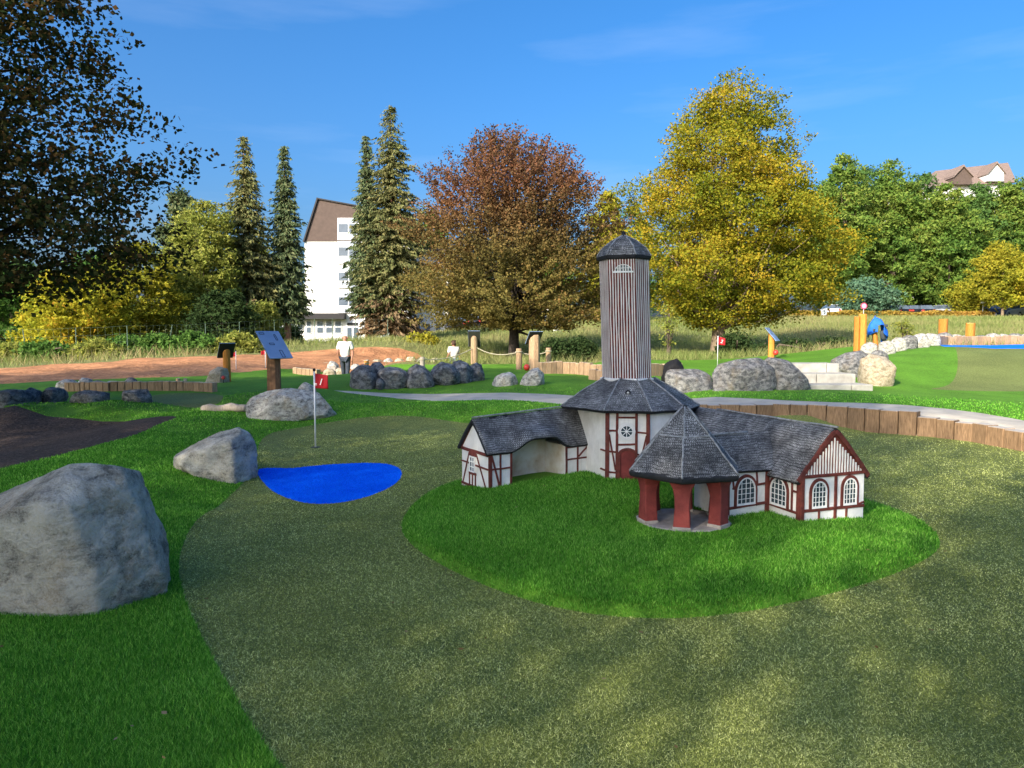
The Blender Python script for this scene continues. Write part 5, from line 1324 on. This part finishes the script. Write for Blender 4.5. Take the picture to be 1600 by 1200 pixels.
def info_sign(label, px, Y, ph, rz, post='brownwood', pr=.125, ball=None, slope=50, pw=.50, pl=.64, round_=False, marks=True):
    x, y, z = gpos(px, Y)
    T = thing('info_sign', label, 'sign', (x, y, z), rz, 'sloping info panels on wooden posts')
    mb = MB(); rd = random.Random(px)
    n = 14 if round_ else 8
    rs = []
    for zz, k in ((-.3, 1.05), (0, 1.03), (ph * .5, 1.0), (ph - .12, .98)):
        rs.append([(pr * k * math.cos(2 * math.pi * i / n + .3), pr * k * math.sin(2 * math.pi * i / n + .3), zz) for i in range(n)])
    sl = math.radians(slope)
    rs.append([(pr * .97 * math.cos(2 * math.pi * i / n + .3), pr * .97 * math.sin(2 * math.pi * i / n + .3), ph + pr * .9 * math.sin(2 * math.pi * i / n + .3) * math.tan(sl) * .75) for i in range(n)])
    mb.rings(rs); mb.build('post', M[post], T, (0, 0, 0), .01)
    c = Vector((0, -.02, ph + .03)); ax = Vector((1, 0, 0)); dn = Vector((0, -math.cos(sl), -math.sin(sl))); nn = Vector((0, -math.sin(sl), math.cos(sl)))
    mb = MB(); P = [c + ax * (sx * pw / 2) + dn * (sy * pl / 2) for sx, sy in ((-1, -1), (1, -1), (1, 1), (-1, 1))]
    mb.quad_box(P + [p + nn * .018 for p in P]); pn = mb.build('panel', M['panel'], T, (0, 0, 0), .004)
    mb = MB(); Q = [c - nn * .012 + ax * (sx * pw * .49) + dn * (sy * pl * .49) for sx, sy in ((-1, -1), (1, -1), (1, 1), (-1, 1))]
    mb.quad_box(Q + [p + nn * .010 for p in Q]); mb.build('panel_back', M['panelback'], pn)
    if marks:                                      # small dark emblems and outlines on the plate
        for (u, v, w, h) in ((-.30, -.40, .10, .035), (.22, -.26, .035, .13), (-.10, -.02, .10, .040), (.12, .34, .06, .16)):
            mb = MB(); o_ = c + ax * u * pw + dn * v * pl + nn * .0185
            a, b = ax * w * .5, dn * h * .5; t = .006
            for p, q, e in ((-a - b, a - b, b), (-a + b, a + b, b), (-a - b, -a + b, a), (a - b, a + b, a)):
                e = e.normalized() * t
                mb.quad_box([o_ + p - e, o_ + q - e, o_ + q + e, o_ + p + e] + [o_ + p - e + nn * .002, o_ + q - e + nn * .002, o_ + q + e + nn * .002, o_ + p + e + nn * .002])
            s = mb.build('printed_mark', M['print'], pn); s['kind'] = 'stuff'
    return T
R_ = math.radians
info_sign('near info panel reflecting blue sky on a thick brown post behind the mottled boulder', 429, 13.4, 1.04, R_(55))
info_sign('far info panel with pale face on an orange post beside the hornbeam', 1205, 27, .86, R_(55), 'orangewood', .115)
info_sign('info panel seen from behind on a leaning brown post beside the rope posts', 835, 22.5, .95, R_(205), 'palesleeper', .17, pw=.46, pl=.5)
info_sign('dark-backed info panel on a round post behind the boulder row', 741, 28, .92, R_(180), 'palesleeper', .13, round_=True, pw=.46, pl=.7, slope=60)
info_sign('far sunlit info panel on a thin round post beside the tan boulder', 355, 19.2, .78, R_(215), 'orangewood', .095, round_=True, pw=.4, pl=.5)
def ball(label, px, py, Y, r):
    p = atY(px, py, Y); T = thing('marker_ball', label, 'ball', tuple(p), 0, 'red marker balls beside the signs')
    mb = MB(); n = 16
    mb.rings([[(r * math.sin(a) * math.cos(t), r * math.sin(a) * math.sin(t), -r * math.cos(a)) for t in [2 * math.pi * k / n for k in range(n)]] for a in [.06 + (math.pi - .12) * j / 12 for j in range(13)]])
    b = mb.build('ball', M['redball'], T, (0, 0, 0), 0, True)
    zb = h1(p.x, p.y) - p.z
    mb = MB(); mb.tube([(0, 0, zb), (0, 0, -r * .9)], .012, 6); mb.build('stem', M['panelback'], T)
ball('red ball on the lawn beside the leaning info sign', 823, 574, 22.0, .098)
ball('red ball beside the far orange sign post', 1212, 551, 26.8, .10)

rp_posts = []
def rope_post(label, px, Y, hgt, r=.085, mat='palesleeper'):
    x, y, z = gpos(px, Y); T = thing('rope_post', label, 'post', (x, y, z), 0, 'posts of the rope fence')
    mb = MB(); mb.rings([[(r * k * math.cos(2 * math.pi * i / 12), r * k * math.sin(2 * math.pi * i / 12), zz) for i in range(12)] for zz, k in ((-.3, 1.04), (0, 1.02), (hgt * .6, 1), (hgt - .02, .98), (hgt, .9))])
    mb.build('shaft', M[mat], T, (0, 0, 0), 0, False)
    mb = MB(); zz = hgt * .84; rr = r + .012
    mb.tube([(rr * math.cos(2 * math.pi * i / 12), rr * math.sin(2 * math.pi * i / 12), zz) for i in range(13)], .016, 6); mb.build('rope_collar', M['rope'], T, (0, 0, 0), 0, True)
    return Vector((x, y, z + hgt * .84))
a0 = rope_post('short round post at the stone border behind the first boulder', 573, 27, .55, mat='orangewood')
a1 = rope_post('grey round post behind the middle of the boulder row', 660, 25.5, .50, mat='logwood')
a3 = rope_post('pale round rope post left of the leaning sign', 811, 23.2, .66, .095)
a4 = rope_post('rope post at the start of the wooden block row', 857, 23.4, .66, .085)
sgn = Vector((*gpos(741, 28)[:2], gpos(741, 28)[2] + .62))
def rope(label, a, b, sag):
    pts = [a.lerp(b, k / 14) - Vector((0, 0, sag * 4 * (k / 14) * (1 - k / 14))) for k in range(15)]
    mb = MB(); mb.tube([p - a for p in pts], .017, 6); o = mb.build('rope', M['rope'], None, (0, 0, 0), 0, True, loc=tuple(a))
    tag(o, label, 'rope', 'sagging ropes between the posts')
rope('pale rope running low behind the boulder row', a1, sgn, .16)
rope('sagging pale rope between the round sign post and the pale post', sgn + Vector((.1, 0, 0)), a3, .17)
rope('short sagging rope behind the leaning sign', a3, a4, .10)

def timber_post(label, px, Y, py_top, py_bot, wpx, mat='orangewood', tilt=0, group='orange timber posts by the stone line'):
    p = atY(px, py_bot, Y); hh = (py_bot - py_top) / FPX * Y; r = wpx / 2 / FPX * Y
    zb = min(p.z, h1(p.x, p.y)) - p.z
    rd = random.Random(px); ph = rd.uniform(0, 6)
    prm = [r * (1 + .10 * math.sin(3 * 2 * math.pi * i / 12 + ph)) for i in range(12)]
    mb = MB(); mb.rings([[(prm[i] * math.cos(2 * math.pi * i / 12) + tilt * z, prm[i] * math.sin(2 * math.pi * i / 12), z + (rd.uniform(-.03, .03) if z > hh * .99 else 0)) for i in range(12)] for z in (zb - .2, hh * .5, hh)])
    o = mb.build('timber_post', M[mat], None, (0, 0, 0), .01, loc=tuple(p)); tag(o, label, 'post', group); return o
timber_post('shorter and thinner of the paired orange timber posts', 1338.5, 24, 495, 548, 9)
timber_post('taller of the paired orange timber posts beside the blue jacket', 1347, 24, 491, 548, 12)
timber_post('stout orange post standing on the stone line', 1474, 31.5, 499, 522, 13)
timber_post('short ragged orange stump on the stone line near the pool', 1516, 31.5, 505, 526, 13)
timber_post('leaning orange post under the blue jacket', 1368, 25, 514, 537, 8, tilt=-.12)
timber_post('small wooden stub left of its pale twin on the grass below the soil', 278, 19.3, 591, 598, 6, 'palesleeper', group=None)
timber_post('small pale stub on the grass below the soil', 290, 19.3, 591, 598, 5, 'logwood', group=None)

def jacket():
    base = atY(1370, 533, 25); s = 25 / FPX
    T = thing('blue_jacket', 'bright blue jacket with dark patches hung over the leaning orange post', 'jacket', tuple(base))
    V = []; Fc = []; n, m = 22, 10
    for i in range(n + 1):
        t = -1 + 2 * i / n                                       # around the post
        for j in range(m + 1):
            k = j / m
            a = t * 2.3
            drop = 34 * k * (.55 + .45 * abs(t)) + 5 * t
            r = (5 + 8.5 * math.sin(min(1, k * 1.4) * math.pi / 2)) * (1 + .13 * math.sin(t * 9 + k * 3))
            V.append((r * math.sin(a) * s + 1 * s, -r * math.cos(a) * s * .9, (35 - drop) * s + .02 * math.sin(t * 14) * k))
    for i in range(n):
        for j in range(m):
            a = i * (m + 1) + j; Fc.append((a, a + 1, a + m + 2, a + m + 1))
    # open a gap where the post shows
    Fc = [f for q, f in enumerate(Fc) if not (9 <= q // m <= 12 and q % m > 4)]
    me = bpy.data.meshes.new('cloth'); me.from_pydata(V, [], Fc); me.materials.append(M['tarp'])
    for p in me.polygons: p.use_smooth = True
    c = bpy.data.objects.new('cloth', me); col.objects.link(c); c.parent = T
    md = c.modifiers.new('s', 'SOLIDIFY'); md.thickness = .02
    for (ix, iz, w, h) in ((8.5, 24, 6, 4), (-9.5, 17, 4, 4)):
        mb = MB(); mb.box((ix - w / 2) * s, (ix + w / 2) * s, -13.2 * s * (.80 if ix > 0 else .78), -9 * s, (iz - h / 2) * s, (iz + h / 2) * s); mb.build('dark_patch', M['greycloth'], T, (0, 0, 0), .02)
    mb = MB(); mb.tube([(6 * s, -.05, 16 * s), (9 * s, -.02, 6 * s), (12 * s, 0, 1 * s)], [.07, .09, .06], 8); mb.build('dark_lining', M['greycloth'], T, (0, 0, 0), 0, True)
jacket()
o = rock([(1034, 588), (1037, 572), (1045, 564), (1056, 561), (1066, 568), (1064, 578), (1072, 584), (1040, 589)], 16.3, .34, 'black', 'crumpled black bag lying on the flat-topped grey boulder', 4, 'black_bag', None, 55, 2, .13, 1.3)
o['category'] = 'bag'
p0, p1 = atY(318, 636, 13.0), atY(384, 633, 12.6)
mb = MB(); mb.tube([(p0.lerp(p1, k / 6) - p0) + Vector((0, 0, .02 * math.sin(k * 2))) for k in range(7)], [.07, .075, .072, .07, .073, .068, .06], 10)
o = mb.build('log', M['logwood'], None, (0, 0, 0), 0, True, loc=(p0.x, p0.y, h1(p0.x, p0.y) + .04)); tag(o, 'grey log lying on the grass beside the mottled boulder', 'log')
# second stone with a red mark behind the thin sign post: a small red ball marker
ball('small red ball between the tan boulder and the thin sign post', 349, 590, 18.6, .05)

# ------------------------------------------------------------------ wire fence on the left
def fence():
    org = gpos(100, 33); T = thing('wire_fence', 'sagging green wire fence with thin posts in front of the autumn shrubs', 'fence', org)
    O = Vector(org); tops = []
    for px, tilt in ((-30, 0), (42, .12), (120, 0), (200, 0), (262, -.25), (322, 0), (375, 0), (430, .03), (492, 0), (520, 0), (556, 0), (606, 0)):
        Y = 32 + max(0, px - 200) * .028
        x, y, z = gpos(px, Y); b = Vector((x, y, z)); t = b + Vector((-tilt, 0, 1.35))
        mb = MB(); mb.tube([b - O, t - O], .020, 6); mb.build('post', M['galv'], T); tops.append((b, t))
    for i in range(len(tops) - 1):
        (b0, t0), (b1, t1) = tops[i], tops[i + 1]
        mb = MB()
        for k in (1.0, .75, .5, .25, .05):
            p, q = b0.lerp(t0, k), b1.lerp(t1, k)
            mb.tube([p - O, p.lerp(q, .5) - O - Vector((0, 0, .03)), q - O], .003, 4)
        n = int((b1 - b0).length / .28)
        for k in range(1, n):
            mb.tube([b0.lerp(b1, k / n) - O, t0.lerp(t1, k / n) - O], .0018, 3)
        w = mb.build('wire_mesh', M['galv'], T); w['kind'] = 'stuff'
fence()

# ------------------------------------------------------------------ buildings behind the trees
M['bwhite'] = plain('white render', (.66, .65, .62), .85, .06, .6, .1)
M['bbrown'] = plain('brown fibre shingles', (.105, .075, .062), .85, .15, 3, .4)
M['bdark'] = plain('dark canopy', (.022, .020, .022), .6, .2, 2, 0)
M['bglass'] = plain('window glass', (.10, .13, .17), .12, .25, .8, 0, .8)
M['bpanel'] = plain('grey blue spandrel', (.36, .40, .45), .6, .1, 1, 0)
M['bframe'] = plain('white plastic frame', (.78, .79, .79), .5, .05, 2, 0)
def white_building():
    Y = 68
    base = gpos(505, Y); O = Vector((*base[:2], base[2] - .5))
    T = thing('white_building', 'white apartment building with brown mansard gable behind the spruces', 'building', tuple(O))
    p = lambda px, py, dy=0: atY(px, py, Y) + Vector((0, dy, 0)) - O
    D = 16
    def slab(name, quad, mat, depth, par=T, front=0):
        mb = MB(); mb.prism([p(a, b, front) for a, b in quad], (0, depth, 0)); return mb.build(name, M[mat], par)
    slab('wall', [(476, 545), (640, 545), (640, 377), (476, 377)], 'bwhite', D)
    rf = slab('mansard_roof', [(475, 377), (642, 377), (642, 338), (545, 318), (497, 311)], 'bbrown', D, front=-.06)
    mb = MB(); mb.prism([p(474, 378, -.25), p(496, 309, -.25), p(498, 310, -.25), p(476, 379, -.25)], (0, D + .4, 0)); mb.build('roof_edge', M['bdark'], rf)
    mb = MB(); mb.prism([p(496, 309.5, -.24), p(643, 336.5, -.24), p(643, 338.5, -.24), p(496, 311.5, -.24)], (0, D + .35, 0)); mb.build('roof_edge', M['bdark'], rf)
    # stairwell glazing, storey by storey
    for k, (y0, y1) in enumerate(((341, 375), (377, 412), (417, 450), (455, 489))):
        st = slab('stair_window', [(528, y1), (562, y1), (562, y0), (528, y0)], 'bframe', .12, front=-.16)
        h = y1 - y0
        for (a0, a1, f0, f1, mt, nm) in ((.0, 1, .03, .22, 'bpanel', 'panel'), (.0, .47, .27, .66, 'bglass', 'pane'), (.53, 1, .27, .66, 'bglass', 'pane'), (0, 1, .72, .97, 'bpanel', 'panel')):
            xa, xb = 528 + 34 * (.05 + .9 * a0), 528 + 34 * (.05 + .9 * a1)
            slab(nm, [(xa, y0 + h * f1), (xb, y0 + h * f1), (xb, y0 + h * f0), (xa, y0 + h * f0)], mt, .05, st, -.19)
    # ground floor
    slab('canopy', [(440, 499), (541, 499), (541, 490), (440, 490)], 'bdark', 1.2, front=-1.0)
    slab('low_wing', [(420, 545), (476, 545), (476, 490), (420, 490)], 'bwhite', 9, front=.5)
    for x0, x1 in ((479, 487), (495, 506), (509, 520), (523, 534)):
        w = slab('window', [(x0, 521), (x1, 521), (x1, 501), (x0, 501)], 'bframe', .10, front=-.10)
        slab('pane', [(x0 + 1, 510), (x1 - 1, 510), (x1 - 1, 502), (x0 + 1, 502)], 'bglass', .04, w, -.13)
        slab('pane', [(x0 + 1, 520), (x1 - 1, 520), (x1 - 1, 511.5), (x0 + 1, 511.5)], 'bglass', .04, w, -.13)
    for x0, x1 in ((428, 440), (446, 458), (462, 472)):
        w = slab('window', [(x0, 516), (x1, 516), (x1, 503), (x0, 503)], 'bframe', .10, front=.40)
        slab('pane', [(x0 + 1, 515), (x1 - 1, 515), (x1 - 1, 504), (x0 + 1, 504)], 'bglass', .04, w, .37)
    d = slab('door', [(541, 540), (562, 540), (562, 503), (541, 503)], 'bframe', .10, front=-.12)
    slab('pane', [(543, 538), (550, 538), (550, 512), (543, 512)], 'bglass', .04, d, -.15); slab('pane', [(553, 538), (560, 538), (560, 512), (553, 512)], 'bglass', .04, d, -.15); slab('pane', [(543, 509), (560, 509), (560, 504), (543, 504)], 'bdark', .04, d, -.15)
    for x0 in (578, 596, 614):
        w = slab('window', [(x0, 530), (x0 + 12, 530), (x0 + 12, 506), (x0, 506)], 'bframe', .10, front=-.10)
        slab('pane', [(x0 + 1, 529), (x0 + 11, 529), (x0 + 11, 507), (x0 + 1, 507)], 'bglass', .04, w, -.13)
white_building()
def low_hall():
    Y = 72; O = Vector(gpos(672, Y)) - Vector((0, 0, .4)); T = thing('low_white_hall', 'low white annexe glimpsed between tallest spruce and copper beech', 'building', tuple(O))
    p = lambda px, py, dy=0: atY(px, py, Y) + Vector((0, dy, 0)) - O
    mb = MB(); mb.prism([p(640, 535), p(700, 535), p(700, 395), p(640, 395)], (0, 8, 0)); mb.build('wall', M['bwhite'], T)
    mb = MB(); mb.prism([p(637, 395, -.3), p(703, 395, -.3), p(700, 388, -.3), p(640, 388, -.3)], (0, 8.6, 0)); mb.build('roof', M['bbrown'], T)
    for y0 in (410, 440, 470, 505):
        for x0 in (648, 664, 680):
            mb = MB(); mb.prism([p(x0, y0 + 16, -.06), p(x0 + 9, y0 + 16, -.06), p(x0 + 9, y0, -.06), p(x0, y0, -.06)], (0, .1, 0)); w = mb.build('window', M['bframe'], T)
            mb = MB(); mb.prism([p(x0 + .8, y0 + 15, -.1), p(x0 + 8.2, y0 + 15, -.1), p(x0 + 8.2, y0 + 1, -.1), p(x0 + .8, y0 + 1, -.1)], (0, .06, 0)); mb.build('pane', M['bglass'], w)
low_hall()
def far_house():
    Y = 138; O = Vector(gpos(1480, Y)) - Vector((0, 0, .5)); T = thing('far_house', 'white house with long brown roof rising above the wood', 'building', tuple(O))
    p = lambda px, py, dy=0: atY(px, py, Y) + Vector((0, dy, 0)) - O
    mb = MB(); mb.prism([p(1300, 470), p(1578, 470), p(1578, 285), p(1300, 300)], (0, 14, 0)); mb.build('wall', M['bwhite'], T)
    mb = MB(); n = len(mb.v)
    a, b, c, d = p(1455, 292, -.8), p(1584, 286, -.8), atY(1575, 254, Y + 7) - O, atY(1462, 267, Y + 7) - O
    e_, f_ = p(1455, 292, 15), p(1584, 286, 15)
    mb.v += [tuple(q) for q in (a, b, c, d, e_, f_)]; mb.f += [(0, 1, 2, 3), (3, 2, 5, 4), (0, 3, 4), (1, 5, 2), (0, 4, 5, 1)]
    M['broofl'] = plain('light brown roof tiles', (.22, .16, .13), .85, .2, 2, .3)
    rf = mb.build('roof', M['broofl'], T)
    for x0, x1, ap, yb, mt in ((1484, 1512, 261, 290, 'bbrown'), (1537, 1562, 256, 285, 'bwhite')):
        mb = MB(); mb.prism([p(x0, yb, -1.2), p(x1, yb, -1.2), p(x1, (ap + yb) / 2 + 2, -1.2), p((x0 + x1) / 2, ap, -1.2), p(x0, (ap + yb) / 2 + 2, -1.2)], (0, 3.5, 0)); g_ = mb.build('dormer', M[mt], rf)
        mb = MB(); mb.prism([p(x0 - 1.5, (ap + yb) / 2 + 4, -1.6), p((x0 + x1) / 2, ap - 1, -1.6), p(x1 + 1.5, (ap + yb) / 2 + 4, -1.6), p((x0 + x1) / 2, ap + 2, -1.6)], (0, 4.2, 0)); mb.build('dormer_roof', M['broofl'], g_)
    for x0 in range(1310, 1570, 26):
        for y0 in (312, 345, 380, 415):
            mb = MB(); mb.prism([p(x0, y0 + 14, -.08), p(x0 + 10, y0 + 14, -.08), p(x0 + 10, y0, -.08), p(x0, y0, -.08)], (0, .2, 0)); w = mb.build('window', M['bframe'], T)
            mb = MB(); mb.prism([p(x0 + 1, y0 + 13, -.14), p(x0 + 9, y0 + 13, -.14), p(x0 + 9, y0 + 1, -.14), p(x0 + 1, y0 + 1, -.14)], (0, .1, 0)); mb.build('pane', M['bglass'], w)
far_house()

# ------------------------------------------------------------------ cars
def car(label, px, Y, rz, paint, group='cars parked behind the hedge'):
    x, y, z = gpos(px, Y); T = thing('parked_car', label, 'car', (x, y, z), rz, group)
    if paint not in M: M[paint] = plain(paint, {'white paint': (.75, .75, .74), 'black paint': (.015, .016, .02), 'silver paint': (.42, .44, .46), 'green grey paint': (.35, .42, .33), 'dark blue paint': (.02, .03, .06)}[paint], .25, .05, 2, 0, .6)
    prof = [(-2.15, .35), (-2.18, .75), (-2.05, .95), (-1.75, 1.02), (1.0, 1.0), (1.75, .88), (2.1, .72), (2.15, .35)]
    mb = MB(); rs = []
    for wy, ins in ((-.86, .05), (-.80, 0), (.80, 0), (.86, .05)):
        rs.append([(a * (1 - ins * .4), wy, b - (ins * .6 if b > .5 else 0)) for a, b in prof])
    mb.rings(rs); mb.build('body', M[paint], T, (0, 0, 0), .05, False, 2)
    mb = MB(); gh = [(-2.0, .98), (-1.45, 1.44), (.25, 1.44), (1.05, .98)]
    mb.rings([[(a, s * (.78 if b < 1.2 else .62), b) for a, b in gh] for s in (-1, 1)]); mb.build('windows', M['bglass'], T, (0, 0, 0), .03)
    mb = MB(); mb.box(-1.42, .22, -.63, .63, 1.425, 1.475); mb.build('roof', M[paint], T, (0, 0, 0), .03)
    for sx in (-1.3, 1.32):
        for sy in (-.82, .82):
            mb = MB(); mb.tube([(sx, sy - .1, .32), (sx, sy + .1, .32)], .32, 16); w = mb.build('wheel', M['black'], T)
            mb = MB(); mb.tube([(sx, sy - .105, .32), (sx, sy + .105, .32)], .19, 12); mb.build('rim', M['metalpole'], w)
    for sy in (-.62, .62):
        mb = MB(); mb.box(-2.2, -2.1, sy - .14, sy + .14, .72, .88); mb.build('tail_light', M['redball'], T)
        mb = MB(); mb.box(2.06, 2.14, sy - .16, sy + .16, .60, .72); mb.build('headlight', M['bframe'], T)
cars = [(1296, 88, 80, 'white paint', 'white car beside the hornbeam behind the hedge'), (1346, 90, 95, 'white paint', 'white car behind the round red sign'), (1377, 89, 85, 'green grey paint', 'pale greenish car behind the hedge'), (1397, 90, 95, 'black paint', 'dark car next to the pale greenish one'),
        (1419, 91, 90, 'black paint', 'black car right of the dark one behind the hedge'), (1440, 90, 80, 'black paint', 'black car above the middle of the hedge'), (1468, 89, 92, 'silver paint', 'silver car behind the hedge near the bushes'), (1560, 90, 10, 'dark blue paint', 'dark car in the shade of the small trees'), (1598, 86, 80, 'white paint', 'white car cut by the picture edge'), (712, 70, 100, 'black paint', 'black car under the copper beech'), (748, 74, 80, 'dark blue paint', 'dark car behind the copper beech trunk')]
for px, Y, r, pt, lb in cars: car(lb, px, Y, R_(r), pt)
def road_sign(label, px, Y, py_top, shape, mat, inner=None):
    x, y, z = gpos(px, Y); top = atY(px, py_top, Y).z - z; T = thing('road_sign', label, 'sign', (x, y, z))
    r = .36
    mb = MB(); mb.tube([(0, 0, -.2), (0, 0, top - r)], .035, 8); mb.build('pole', M['metalpole'], T)
    n = 20 if shape == 'round' else 4; ph = 0 if shape == 'round' else math.pi / 4
    def disc(rad, y0, m, nm):
        mb = MB(); mb.prism([(rad * math.cos(2 * math.pi * k / n + ph), y0, top - r + rad * math.sin(2 * math.pi * k / n + ph)) for k in range(n)], (0, .02, 0)); mb.build(nm, m, T)
    disc(r * (1 if n > 4 else 1.1), -.06, mat, 'plate')
    if inner: disc(r * .72, -.085, inner, 'plate_centre')
M['signred'] = plain('sign red', (.62, .06, .10), .5, .05, 3, 0); M['signblue'] = plain('sign faded blue', (.42, .30, .50), .5, .05, 3, 0)
road_sign('round red road sign behind the hedge', 1349, 82, 473, 'round', M['signred'], M['signblue'])
road_sign('small white square sign at the end of the hedge', 1535, 84, 465, 'square', M['bframe'])
road_sign('white post with small white box beyond the copper beech', 870, 56, 505, 'square', M['bframe'])
road_sign('small grey sign box on a pole under the hornbeam', 1287, 80, 483, 'square', M['bpanel'])

# ------------------------------------------------------------------ people
def skin_mesh(name, verts, edges, radii, mat, parent, sub=2, root=0):
    me = bpy.data.meshes.new(name); me.from_pydata(verts, edges, []); me.materials.append(mat)
    o = bpy.data.objects.new(name, me); col.objects.link(o); o.parent = parent
    sk = o.modifiers.new('skin', 'SKIN'); sk.use_smooth_shade = True
    for i, r in enumerate(radii):
        d = me.skin_vertices[0].data[i]; d.radius = r if isinstance(r, tuple) else (r, r); d.use_root = (i == root)
    s = o.modifiers.new('sub', 'SUBSURF'); s.levels = sub; s.render_levels = sub
    return o
M['skinm'] = plain('skin', (.42, .20, .13), .6, .1, 20, 0); M['hairm'] = plain('short brown hair', (.07, .04, .025), .8, .3, 30, .4)
M['shirtw'] = plain('white cotton', (.74, .71, .67), .85, .12, 7, .5); M['jeans'] = plain('dark denim', (.045, .055, .075), .85, .3, 12, .4); M['pink'] = plain('pink cloth', (.62, .14, .22), .8, .2, 6, .3); M['jeansl'] = plain('light denim', (.20, .26, .34), .85, .2, 8, .3); M['redshoe'] = plain('dark shoe', (.03, .03, .035), .7, .2, 8, 0)
def person(label, px, Y, rz, shirt='shirtw', legs='jeans', bald=False, stride=.12, zoff=0, arm=.12, scale=1.0, group=None, head=None):
    x, y, z = gpos(px, Y)
    if head: zoff = atY(px, head, Y).z - 1.77 * scale - z
    T = thing('person', label, 'person', (x, y, z + zoff), rz, group); T.scale = (scale,) * 3
    s = stride
    V = [(0, 0, .95), (0, .0, 1.15), (0, .01, 1.36), (0, .01, 1.50), (0, -.01, 1.60), (0, -.02, 1.70),           # 0 pelvis..5 head top
         (.19, 0, 1.42), (.26, arm * .3, 1.14), (.27, -arm, .90), (.265, -arm - .05, .78), (-.19, 0, 1.42), (-.26, -arm * .3, 1.14), (-.27, arm * .6, .90), (-.265, arm * .6 - .03, .78),
         (.10, 0, .90), (.11, -s * .5, .50), (.11, -s, .09), (.11, -s - .16, .04), (-.10, 0, .90), (-.11, s * .4, .50), (-.11, s * 1.2, .10), (-.11, s * 1.2 - .16, .04)]
    E = [(0, 1), (1, 2), (2, 3), (3, 4), (4, 5), (2, 6), (6, 7), (7, 8), (8, 9), (2, 10), (10, 11), (11, 12), (12, 13), (0, 14), (14, 15), (15, 16), (16, 17), (0, 18), (18, 19), (19, 20), (20, 21)]
    Rr = [(.15, .11), (.14, .10), (.15, .10), .055, (.085, .10), (.07, .085), .06, .045, .035, (.028, .045), .06, .045, .035, (.028, .045), .085, .06, .042, .04, .085, .06, .042, .04]
    skin_mesh('body', V, E, Rr, M['skinm'], T)
    # face: nose and ears
    mb = MB(); mb.tube([(0, -.105, 1.64), (0, -.135, 1.60)], [.012, .018], 6); mb.build('nose', M['skinm'], T, (0, 0, 0), 0, True)
    for sx in (-1, 1):
        mb = MB(); mb.tube([(sx * .085, 0, 1.59), (sx * .095, .01, 1.65)], [.016, .02], 6); mb.build('ear', M['skinm'], T, (0, 0, 0), 0, True)
        for k in range(4):                                        # fingers
            hx, hy = (.265, -arm - .05) if sx > 0 else (-.265, arm * .6 - .03)
            mb = MB(); mb.tube([(hx, hy - .03 + .02 * k, .76), (hx - sx * .005, hy - .035 + .02 * k, .70), (hx - sx * .02, hy - .04 + .02 * k, .66 + .008 * abs(k - 1.5))], [.011, .010, .008], 5); mb.build('finger', M['skinm'], T, (0, 0, 0), 0, True)
        mb = MB(); mb.tube([(hx, hy - .04, .80), (hx - sx * .02, hy - .07, .75), (hx - sx * .02, hy - .075, .72)], [.013, .011, .009], 5); mb.build('thumb', M['skinm'], T, (0, 0, 0), 0, True)
    skin_mesh('shirt', [(0, 0, .88), (0, 0, 1.12), (0, .01, 1.36), (0, .01, 1.46), (.20, 0, 1.42), (.255, arm * .25, 1.19), (-.20, 0, 1.42), (-.255, -arm * .25, 1.19)], [(0, 1), (1, 2), (2, 3), (2, 4), (4, 5), (2, 6), (6, 7)],
              [(.185, .140), (.178, .135), (.20, .15), .10, .095, .078, .095, .078], M[shirt], T)
    skin_mesh('trousers', [(0, 0, .94), (.10, 0, .88), (.11, -s * .5, .50), (.11, -s, .10), (-.10, 0, .88), (-.11, s * .4, .50), (-.11, s * 1.2, .11)], [(0, 1), (1, 2), (2, 3), (0, 4), (4, 5), (5, 6)], [(.165, .125), .105, .08, .062, .105, .08, .062], M[legs], T)
    for q in (16, 20):
        mb = MB(); vx, vy, vz = V[q]; mb.tube([(vx, vy + .05, .05), (vx, vy - .06, .055), (vx, vy - .19, .04)], [.05, .055, .035], 8); mb.build('shoe', M['redshoe'], T, (0, 0, 0), 0, True)
    if not bald: skin_mesh('hair', [(0, .02, 1.66), (0, .0, 1.725), (0, .05, 1.60)], [(0, 1), (0, 2)], [(.095, .10), (.06, .075), (.06, .05)], M['hairm'], T)
person('bald man in a white T-shirt and dark trousers walking away past the stone border', 540, 25.8, R_(172), 'shirtw', 'jeans', True, .16, head=521)
person('man in a white T-shirt with short brown hair near the rope fence', 709, 34, R_(205), 'shirtw', 'jeansl', False, .1, head=532, arm=.22)
person('distant person in pink on the meadow beyond the beech', 834, 58, R_(90), 'pink', 'jeansl', False, .1)
person('distant person in white beside the white post on the meadow', 854, 60, R_(160), 'shirtw', 'jeansl', False, .1)

# ------------------------------------------------------------------ fallen leaves
rs = np.random.default_rng(9); n = 260
r = 2.4 * (14 / 2.4) ** rs.uniform(0, 1, n); a = np.radians(rs.uniform(-36, 36, n)); x, y = r * np.sin(a), r * np.cos(a)
k = (put_ok(x, y) | lawn_ok(x, y) | inside(MULCH, x, y) | inside(PATH, x, y)) & (rs.uniform(0, 1, n) < np.where(inside(MULCH, x, y), 1, .35)); x, y = x[k], y[k]
V, Fq = quads_at(np.zeros((len(x), 3)), .030, rs, aspect=1.5); V[:, 2] *= .25
V += np.repeat(np.c_[x, y, H(x, y) + .024], 4, 0)
LM['fallen'] = leafmat('fallen leaves', [(.16, .09, .035), (.28, .18, .08), (.34, .26, .15)], .2, .2, 1)
tag(mesh_np('fallen_leaves', V, Fq, LM['fallen']), 'scattered dry leaves lying on the turf and bark', 'leaves', kind='stuff')
